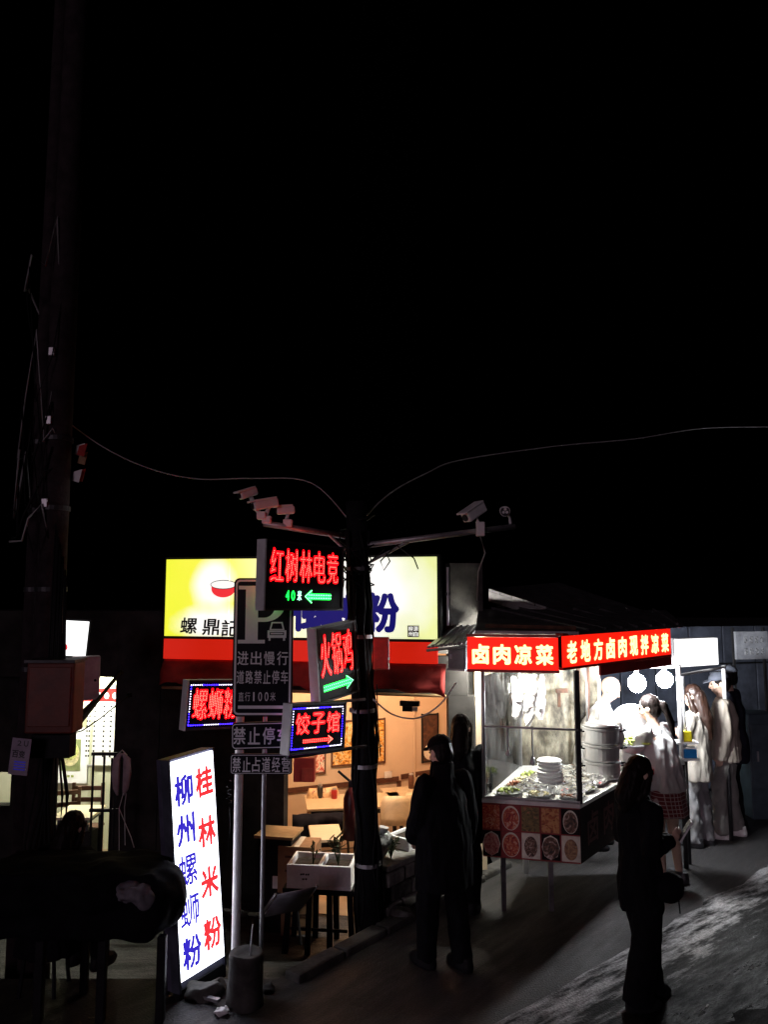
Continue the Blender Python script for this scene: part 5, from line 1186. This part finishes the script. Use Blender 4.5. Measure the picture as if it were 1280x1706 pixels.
# cardboard boxes stack
cbx = U(498, 1400, 7.5); 
for i, (z0, h_, w_, lab) in enumerate(((FZ, .36, .34, 'brown cardboard box at the bottom of the doorway stack'), (FZ+.362, .42, .35, 'tall brown cardboard box in the middle of the doorway stack'), )):
    t = thing('cardboard_box', lab, 'cardboard box', (cbx.x, cbx.y+.1, z0), .25*(-1)**i*.5, 'cardboard boxes stacked at the doorway')
    part('carton', MB().box((0, 0, h_/2), (w_, .3, h_-.004)), 'cardboard', t, .004); part('tape', MB().box((0, 0, h_-.001), (.05, .302, .004)), 'lamp_cream', t)
    for k in range(3): part('flap_line', MB().box((0, -.1525, h_*.3*(k+.6)), (w_*.6, .003, .02)), 'rust', t)
t = thing('metal_cabinet', 'dark metal cabinet with a paper label beside the cardboard boxes', 'cabinet', (U(455, 1400, 7.45).x, 7.5, FZ), -.2)
part('body', MB().box((0, .15, .42), (.34, .3, .84)), 'black_paint', t, .006); part('label_sheet', MB().box((.04, -.004, .45), (.09, .006, .11)), 'foam', t); part('top_board', MB().box((0, .15, .85), (.38, .34, .025)), 'ply', t)
rb_ = U(508, 1280, 7.55); t = thing('red_carton', 'dark red carton hanging in the doorway below the dumpling sign', 'carton', (rb_.x, rb_.y, rb_.z-.1)); part('body', MB().box((0, 0, .1), (.2, .16, .22)), 'red_box', t, .005); part('panel', MB().box((.03, -.082, .06), (.1, .004, .12)), mat('red_panel', (.6, .08, .05), .5), t)
# folded lounge chair, dark things near posts
p = U(470, 1490, 6.5); t = thing('folding_chair', 'grey folding lounge chair leaning behind the sign posts', 'chair', (p.x, p.y, U(470, 1560, 6.5).z), .5)
for s_ in (-1, 1): part('frame_rail', MB().tube([(s_*.17, -.3, .45), (s_*.17, 0, .2), (s_*.17, .3, .1)], .013), 'galv', t, smooth=True); part('leg', MB().tube([(s_*.17, .1, .17), (s_*.17, .0, -.1)], .012), 'dark_metal', t)
mb = MB(); n = 10
for i in range(n): f = i/(n-1); zz = .45-.25*min(1, f*2)-.1*max(0, f*2-1); mb.add([(-.16, -.3+.6*f, zz-.02*math.sin(f*3.1)), (.16, -.3+.6*f, zz-.02*math.sin(f*3.1))], [])
mb.f = [(2*i, 2*i+1, 2*i+3, 2*i+2) for i in range(n-1)]; o = part('sling', mb, 'grey_cloth', t, smooth=True); s = o.modifiers.new('s', 'SOLIDIFY'); s.thickness = .01

# hanging garment / mop at left
p = U(203, 1255, 7.6); t = thing('hanging_cloth', 'limp pale cloth on a hanger against the dark left wall', 'cloth', p); L = p.z-U(203, 1325, 7.6).z
for s_ in (-1, 1): part('fold', MB().loft([((s_*.01, 0, 0), .015, .012), ((s_*.05, 0, -.05), .035, .02), ((s_*.055, .0, -L*.5), .04, .022), ((s_*.045, 0, -L*.85), .03, .016), ((s_*.03, 0, -L), .01, .008)], 12), mat('pink_cloth', (.32, .25, .28), .8), t, smooth=True)
part('hanger', MB().tube([(-.05, 0, -.02), (0, 0, .03), (.05, 0, -.02)], .006), 'steel', t)
t = thing('thin_stand', 'thin steel wire stand below the hanging cloth', 'stand', U(205, 1420, 7.55)); o_ = t.location
for a, b in (((205, 1322), (198, 1347)), ((210, 1322), (207, 1345)), ((198, 1347), (198, 1422)), ((198, 1347), (218, 1395)), ((218, 1395), (223, 1412)), ((207, 1345), (208, 1408))): part('rod', MB().cone(U(*a, 7.55)-o_, U(*b, 7.55)-o_, .004, .004, 6), 'steel', t)
p = U(134, 1420, 6.0); t = thing('blue_pot', 'dull blue enamel pot on the draped table', 'pot', (p.x, p.y, U(134, 1452, 6.0).z)); hh = U(134, 1418, 6.0).z-U(134, 1452, 6.0).z
part('bowl', MB().loft([((0, 0, 0), .075, .075), ((0, 0, hh*.9), .088, .088), ((0, 0, hh), .095, .095), ((0, 0, hh*.96), .082, .082), ((0, 0, hh*.2), .07, .07)], 24), 'pot_blue', t, smooth=True); part('label', MB().box((.07, -.05, hh*.5), (.03, .01, .06), M.Rotation(.9, 3, 'Z')), 'plastic_white', t)
part('table_stand', MB().box((0, 0, -.02), (.3, .3, .03)), 'black_paint', t)

# draped table with goods at lower left
TY = 5.05
t = thing('draped_table', 'dark cloth draped goods table with thin legs at the lower left', 'table', (U(140, 1600, TY).x, TY, 0))
xr = U(288, 1540, TY).x-t.location.x; xl = U(-60, 1540, TY).x-t.location.x; zt_ = U(140, 1462, TY).z; zb_ = U(140, 1604, TY).z
mb = MB(); mb.box(((xl+xr)/2-.05, .3, (zt_+zb_)/2+.05), (xr-xl-.2, .5, zt_-zb_-.1)); mb.ell((xr-.15, .25, (zt_+zb_)/2+.04), (.17, .28, .2)); mb.ell((xr-.5, .25, zt_-.12), (.3, .3, .14)); mb.ell((xl+.3, .25, zt_-.15), (.4, .3, .17))
link('drape', remesh(mb, 'drape', .02, 5, .03, (5, 5, 3)), 'cloth_dark', t)
for px in (155, 257, 48): X = U(px, 1640, TY).x-t.location.x; part('leg', MB().box((X, .15, zb_/2+.05), (.055, .055, zb_+.1)), 'black_paint', t, .006)
for px in (90, 240): X = U(px, 1640, TY).x-t.location.x; part('leg', MB().box((X, .5, zb_/2+.05), (.05, .05, zb_+.1)), 'black_paint', t, .006)
p = U(222, 1478, 5.1); t = thing('grey_bag', 'crumpled grey plastic bag lying on the draped table', 'bag', p); mb = MB().ell((0, 0, -.02), (.13, .12, .07)).ell((.07, -.02, -.05), (.07, .07, .06)); link('film', remesh(mb, 'film', .009, 2, .035, (10, 10, 10)), 'grey_cloth', t); part('knot', MB().ell((-.12, 0, .0), (.03, .02, .015)), 'grey_cloth', t)

# ================================================================== PEOPLE
def hand(mb, w, d, side):
    d = V(d).normalized(); n = d.cross(V((0, 0, 1))); n = n.normalized() if n.length > .1 else V((1, 0, 0)); u = n.cross(d).normalized()
    mb.capsule(w, w+d*.045, .022, .026); pc = w+d*.06
    for i in range(4):
        o = u*(.027-.018*i); L = (.062, .07, .066, .05)[i]; k = pc+o; mid = k+d*L*.55-n*side*.012; mb.capsule(k-d*.02, mid, .0105, .0095, 8); mb.capsule(mid, mid+d*L*.35-n*side*.025, .0095, .008, 8)
    mb.capsule(w+d*.02+u*.02, w+d*.05+u*.045, .012, .01, 8); mb.capsule(w+d*.05+u*.045, w+d*.075+u*.05-n*side*.01, .01, .008, 8)
def person(label, px, pfeet, H, rz, top, bottom, hair, arms, lean=0, headp=0, heady=0, feet=((-.1, .02), (.1, -.03)), shoe='black_paint', cap=None, group='people at the stall', topkw={}, botkw={}, gz=0, Y=None, vox=.008, seat=False, female=False, bag=False, glow=None):
    g = G(px, pfeet) if Y is None else V((U(px, pfeet, Y).x, Y, 0))
    t = thing('person', label, 'person', (g.x, g.y, gz), rz, group); k = H/1.7
    s_, c_ = math.sin(lean), math.cos(lean); ax = V((0, s_, c_))
    P = V((0, 0, .5 if seat else .93)); N = P+ax*.52; Ch = P+ax*.33; Wa = P+ax*.13
    sw = .165 if female else .19
    SH = [N+V((-sw, 0, -.055)), N+V((sw, 0, -.055))]
    HC = N+V((0, math.sin(lean*.8+headp*.5)*.17+.015, math.cos(lean*.8+headp*.5)*.17))
    hm = M.Translation(HC) @ M.Rotation(heady, 4, 'Z') @ M.Rotation(-headp, 4, 'X'); hp = lambda *a: hm @ V(a)
    b = MB()
    b.loft([(P+V((0, 0, -.06)), .12, .1), (P, .16, .115), (Wa, .135, .1), (Ch, .165, .115), (N+ax*-.1, .16, .095), (N+ax*-.03, .09, .07), (N, .055, .055)], 20)
    b.capsule(N-ax*.03, HC+V((0, -.01, -.05)), .056, .052)
    b.ell(hp(0, -.012, .022), (.077, .097, .1), hm, 20, 14); b.ell(hp(0, .028, -.05), (.056, .062, .065), hm); b.ell(hp(0, .05, -.088), (.03, .03, .022), hm)
    b.capsule(hp(0, .083, .02), hp(0, .103, -.024), .011, .016, 8); b.ell(hp(0, .083, -.06), (.024, .014, .011), hm, 10, 6); b.ell(hp(0, .075, .033), (.06, .02, .014), hm, 12, 6)
    for s in (-1, 1): b.ell(hp(s*.078, -.008, -.01), (.012, .024, .033), hm, 10, 7); b.ell(hp(s*.04, .06, -.03), (.026, .026, .024), hm, 10, 7)
    AR = []
    for i, s in enumerate((-1, 1)):
        e = SH[i]+V(arms[i][0]); w_ = e+V(arms[i][1]); AR.append((SH[i], e, w_))
        b.capsule(SH[i], e, .052, .04); b.capsule(e, w_, .04, .028); hand(b, w_, (w_-e), s)
    LG = []
    for i, s in enumerate((-1, 1)):
        f = V((feet[i][0], feet[i][1], .085)); hpj = P+V((s*.085, 0, -.04)); kn_ = (hpj+f)/2+V((s*.005, .035+(feet[i][2] if len(feet[i]) > 2 else 0), .02))
        if seat: f = V((s*.12, .42, .085)); kn_ = V((s*.11, .43, .5))
        LG.append((hpj, kn_, f))
        b.capsule(hpj, kn_, .085, .055); b.capsule(kn_, f, .056, .036); b.capsule(f+V((0, -.03, -.045)), f+V((s*.015, .1, -.058)), .034, .026)
    body = remesh(b, 'body', vox, 4); link('body', body, 'skin', t)
    for s in (-1, 1): part('eye', MB().ell(hp(s*.032, .083, .012), (.011, .009, .008), hm, 10, 7), 'black_paint', t, smooth=True)
    # top
    kw = dict(hem=-.12, loose=1.0, sleeve=1.0, slr=.07, cuff=.05, amp=.022, hood=False); kw.update(topkw); lo = kw['loose']
    m = MB(); hz = P+V((0, s_*kw['hem'], kw['hem']))
    m.loft([(hz, .19*lo, .15*lo), (P+ax*.03, .185*lo, .145*lo), (Wa, .175*lo, .135*lo), (Ch, .19*lo**.5, .14*lo**.5), (N+ax*-.1, .18, .115), (N+ax*-.04, .12, .098), (N+ax*.015, .075, .072)], 26)
    if kw['hood']: m.loft([(N+ax*-.06, .1, .09), (N+ax*.02, .088, .088), (N+ax*.1, .082, .086)], 20)
    for i in range(2):
        a, e, w_ = AR[i]; m.capsule(a, a+(e-a)*.3, .075, kw['slr'])
        if kw['sleeve'] <= .5: m.cone(a, a+(e-a)*(kw['sleeve']*2), .072, kw['slr'])
        else:
            m.capsule(a, e, kw['slr'], kw['slr']*.95); v = (kw['sleeve']-.5)*2; m.cone(e, e+(w_-e)*v, kw['slr']*.95, kw['cuff'])
    link('top', remesh(m, 'top', .011, 4, kw['amp'], (13, 13, 4)), top, t)
    # bottom
    kb = dict(kind='trousers', knee=.085, ankle=.075, len=.97, amp=.016); kb.update(botkw); m = MB()
    if kb['kind'] == 'skirt':
        m.loft([(P+V((0, 0, -.3)), .215, .175), (P+V((0, 0, -.15)), .19, .15), (P+V((0, 0, .05)), .165, .125)], 28); link('skirt', remesh(m, 'skirt', .011, 3, .012, (14, 14, 1)), bottom, t)
    else:
        m.loft([(P+V((0, 0, -.1)), .165, .13), (P, .175, .13), (P+V((0, 0, .1)), .15, .115)], 24)
        for h_, k_, f in LG:
            m.capsule(h_, k_, .1, kb['knee']); e = k_+(f-k_)*kb['len']; e.z = max(e.z-.04, .03); m.cone(k_+(k_-f)*.02, e, kb['knee'], kb['ankle'], 18); m.ell(k_, (kb['knee'],)*3)
        link('trousers', remesh(m, 'trousers', .011, 4, kb['amp'], (11, 11, 6)), bottom, t)
    for i, (h_, k_, f) in enumerate(LG):
        s = (-1, 1)[i]; m = MB().loft([(f+V((0, -.025, -.085)), .052, .068), (f+V((.0, -.025, -.05)), .056, .072), (f+V((0, -.025, .02)), .05, .058)], 14); m.loft([(f+V((s*.01, .05, -.085)), .058, .135), (f+V((s*.01, .055, -.055)), .06, .145), (f+V((s*.01, .045, -.015)), .056, .12), (f+V((s*.01, .02, .015)), .046, .085)], 18)
        link('shoe', remesh(m, 'shoe', .009, 2), shoe, t)
    # hair
    if hair:
        m = MB(); hk, hmat = hair
        if hk != 'shaved':
            m.ell(hp(0, -.022, .035), (.087, .1, .098), hm, 20, 14); m.ell(hp(0, -.05, -.02), (.08, .068, .085), hm)
        else: m.ell(hp(0, -.02, .03), (.0785, .0925, .095), hm, 18, 12)
        if hk in ('long', 'bob'):
            L = .36 if hk == 'long' else .16
            for s in (-1, 1): m.capsule(hp(s*.075, .02, .03), hp(s*.08, .0, -.1), .026, .03); m.capsule(hp(s*.08, .0, -.1), hp(s*.07, -.03, -.1-L*.5), .034, .03)
            m.capsule(hp(0, -.07, 0), hp(0, -.1, -.12-L*.4), .08, .085); m.capsule(hp(0, -.1, -.12-L*.4), hp(0, -.1, -.1-L), .085, .045)
        if hk == 'ponytail':
            m.capsule(hp(0, -.1, .03), hp(0, -.15, -.0), .03, .035); m.capsule(hp(0, -.15, 0), hp(.03, -.16, -.16), .036, .034); m.capsule(hp(.03, -.16, -.16), hp(.05, -.15, -.32), .034, .012)
        link('hair', remesh(m, 'hair', .008, 2, .006, (40, 40, 6)), hmat, t)
    if cap:
        m = MB(); rg = []
        for j in range(8): a = R(j*12.5); rg.append((hp(0, -.015, .045+.085*math.sin(a)), .094*math.cos(a), .112*math.cos(a), hm.to_3x3() @ V((1, 0, 0)), hm.to_3x3() @ V((0, 1, 0))))
        m.loft(rg, 22); part('cap', m, cap, t, smooth=True)
        m = MB(); n = 9; X3 = hm.to_3x3()
        pts = [hp(.075*math.sin(R(-80+160*i/(n-1))), .07+.09*math.cos(R(-80+160*i/(n-1))), .05-.014*math.cos(R(-80+160*i/(n-1)))) for i in range(n)]
        m.add(pts+[p_+X3 @ V((0, 0, .01)) for p_ in pts], [tuple(range(n))[::-1], tuple(range(n, 2*n))]+[(i, (i+1) % n, (i+1) % n+n, i+n) for i in range(n)]); part('cap_peak', m, cap, t)
    t.scale = (k, k, k); t['_hands'] = [list(a[2]) for a in AR]
    return t
down = ((-.03, -.02, -.27), (.0, .05, -.24)); downR = ((.03, -.02, -.27), (.0, .05, -.24))
# queue
person('woman in a loose white sweater and red plaid skirt with a ponytail', 1119, 1475, 1.69, R(38), 'cloth_white', 'plaid', ('ponytail', 'hair'), (((-.08, .12, -.22), (.02, .26, .02)), ((.05, .06, -.26), (-.05, .24, .04))), lean=R(12), headp=R(14), heady=R(20), Y=7.55, shoe='plastic_dark', topkw=dict(hem=-.07, loose=1.08, slr=.08, cuff=.05, sleeve=.98, amp=.024), botkw=dict(kind='skirt'), female=True)
person('woman with long brown hair in a pale loose suit, arms crossed', 1168, 1408, 1.66, R(48), 'cloth_cream', 'cloth_satin', ('long', 'hair_brown'), (((-.05, .06, -.25), (.2, .13, .05)), ((.05, .06, -.25), (-.2, .13, .04))), headp=R(8), heady=R(10), shoe='plastic_dark', topkw=dict(hem=-.22, loose=1.05, sleeve=.4, slr=.085, amp=.018), botkw=dict(knee=.085, ankle=.088, len=1.0, amp=.03), female=True)
person('young man in a dark cap, beige jacket and pale trousers', 1216, 1394, 1.77, R(62), 'cloth_beige', 'cloth_light_jean', ('short', 'hair'), (down, downR), headp=R(14), heady=R(18), shoe='shoe_white', cap='cap_grey', topkw=dict(hem=-.12, loose=1.1, slr=.085, cuff=.07, sleeve=1.1, amp=.02), botkw=dict(knee=.085, ankle=.08, amp=.028), feet=((-.1, .06), (.1, -.08)))
person('man in dark clothes and a grey cap at the back of the queue', 1226, 1380, 1.83, R(60), 'cloth_navy', 'cloth_dark', ('short', 'hair'), (down, downR), headp=R(5), heady=R(5), cap='cap_grey', topkw=dict(hem=-.2, loose=1.15, slr=.09, cuff=.06), Y=9.15)
# seller
person('seller with a shaved head in a white shirt behind the counter', 986, 1300, 1.79, R(-105), 'cloth_white', 'cloth_dark', None, (((-.1, .12, -.2), (.05, .24, -.05)), ((.12, .1, -.2), (-.05, .26, -.04))), lean=R(14), headp=R(30), heady=R(0), Y=8.62, topkw=dict(hem=-.2, loose=1.15, slr=.08, cuff=.06, sleeve=.6))
# foreground silhouettes
fw = person('woman in black walking past with a phone, nearest the camera', 1074, 1672, 1.555, R(-72), 'cloth_dark', 'cloth_dark', ('bob', 'hair'), (((-.02, .0, -.27), (.02, .2, .0)), ((.03, -.04, -.27), (-.02, .2, .06))), headp=R(14), heady=R(5), feet=((-.06, .09), (.06, -.1)), topkw=dict(hem=-.26, loose=.98, slr=.078, cuff=.055), botkw=dict(knee=.105, ankle=.11, len=1.0), group=None, female=True)
person('man in a dark coat and cap standing between the pole and the stall', 742, 1612, 1.6, R(36), 'cloth_dark', 'cloth_dark', ('short', 'hair'), (((-.04, .05, -.27), (.05, .12, -.17)), ((.04, -.04, -.28), (-.02, .04, -.24))), headp=R(20), heady=R(0), feet=((-.1, .1), (.1, -.1)), cap='cloth_dark', topkw=dict(hem=-.32, loose=1.3, slr=.082, cuff=.07, amp=.013, hood=True), botkw=dict(knee=.09, ankle=.08), group=None)
person('dark hooded figure standing at the left end of the stall glass', 771, 1480, 1.6, R(-15), 'cloth_dark', 'cloth_dark', ('bob', 'hair'), (down, downR), headp=R(8), Y=6.95, topkw=dict(hem=-.3, loose=1.35, slr=.085, hood=True), group=None)
person('dark seated figure with bowed head behind the draped table', 84, 1600, 1.5, R(-20), 'cloth_dark', 'cloth_dark', ('bob', 'hair'), (((-.1, .1, -.22), (.05, .22, .02)), ((.1, .1, -.22), (-.05, .22, .02))), lean=R(14), headp=R(15), seat=True, Y=5.6, topkw=dict(hem=-.2, loose=1.35, slr=.1), group=None)
p = V((U(84, 1400, 5.6).x, 5.6, 0)); t = thing('round_stool', 'dark round stool under the seated figure at the lower left', 'stool', p)
part('seat', MB().loft([((0, 0, .36), .16, .16), ((0, 0, .385), .16, .16)], 18), 'black_paint', t)
for k in range(4): a = R(45+90*k); part('leg', MB().tube([(math.cos(a)*.13, math.sin(a)*.13, .36), (math.cos(a)*.17, math.sin(a)*.17, 0)], .014), 'black_paint', t)
# phone and bag of the walking woman
bpy.context.view_layer.update()
hw = fw.matrix_world @ V(fw['_hands'][1]); p = U(1110, 1392, hw.y)
t = thing('phone', 'thin bright edged phone held out by the woman in black', 'phone', hw+V((.09, .0, .05))); t.rotation_euler = (0, R(32), R(-10))
part('case', MB().box((0, 0, 0), (.012, .075, .155)), 'white_paint', t, .003); part('screen', MB().box((-.0075, 0, 0), (.003, .068, .145)), 'plastic_dark', t)
hh_ = fw.matrix_world @ V((.2, .1, .86)); t = thing('shoulder_bag', 'small black bag hanging at the hip of the woman in black', 'bag', hh_); mb = MB().ell((0, 0, 0), (.1, .06, .1)).box((0, 0, .02), (.17, .07, .1)); link('body', remesh(mb, 'body', .01, 3), 'cloth_dark', t); part('strap', MB().tube([(-.05, 0, .08), (-.12, 0, .3), (-.2, -.02, .5)], .01), 'cloth_dark', t); part('tassel', MB().tube([(.06, 0, -.08), (.065, 0, -.16)], .005), 'cloth_dark', t)
for o in list(bpy.data.objects):
    if '_hands' in o.keys(): del o['_hands']
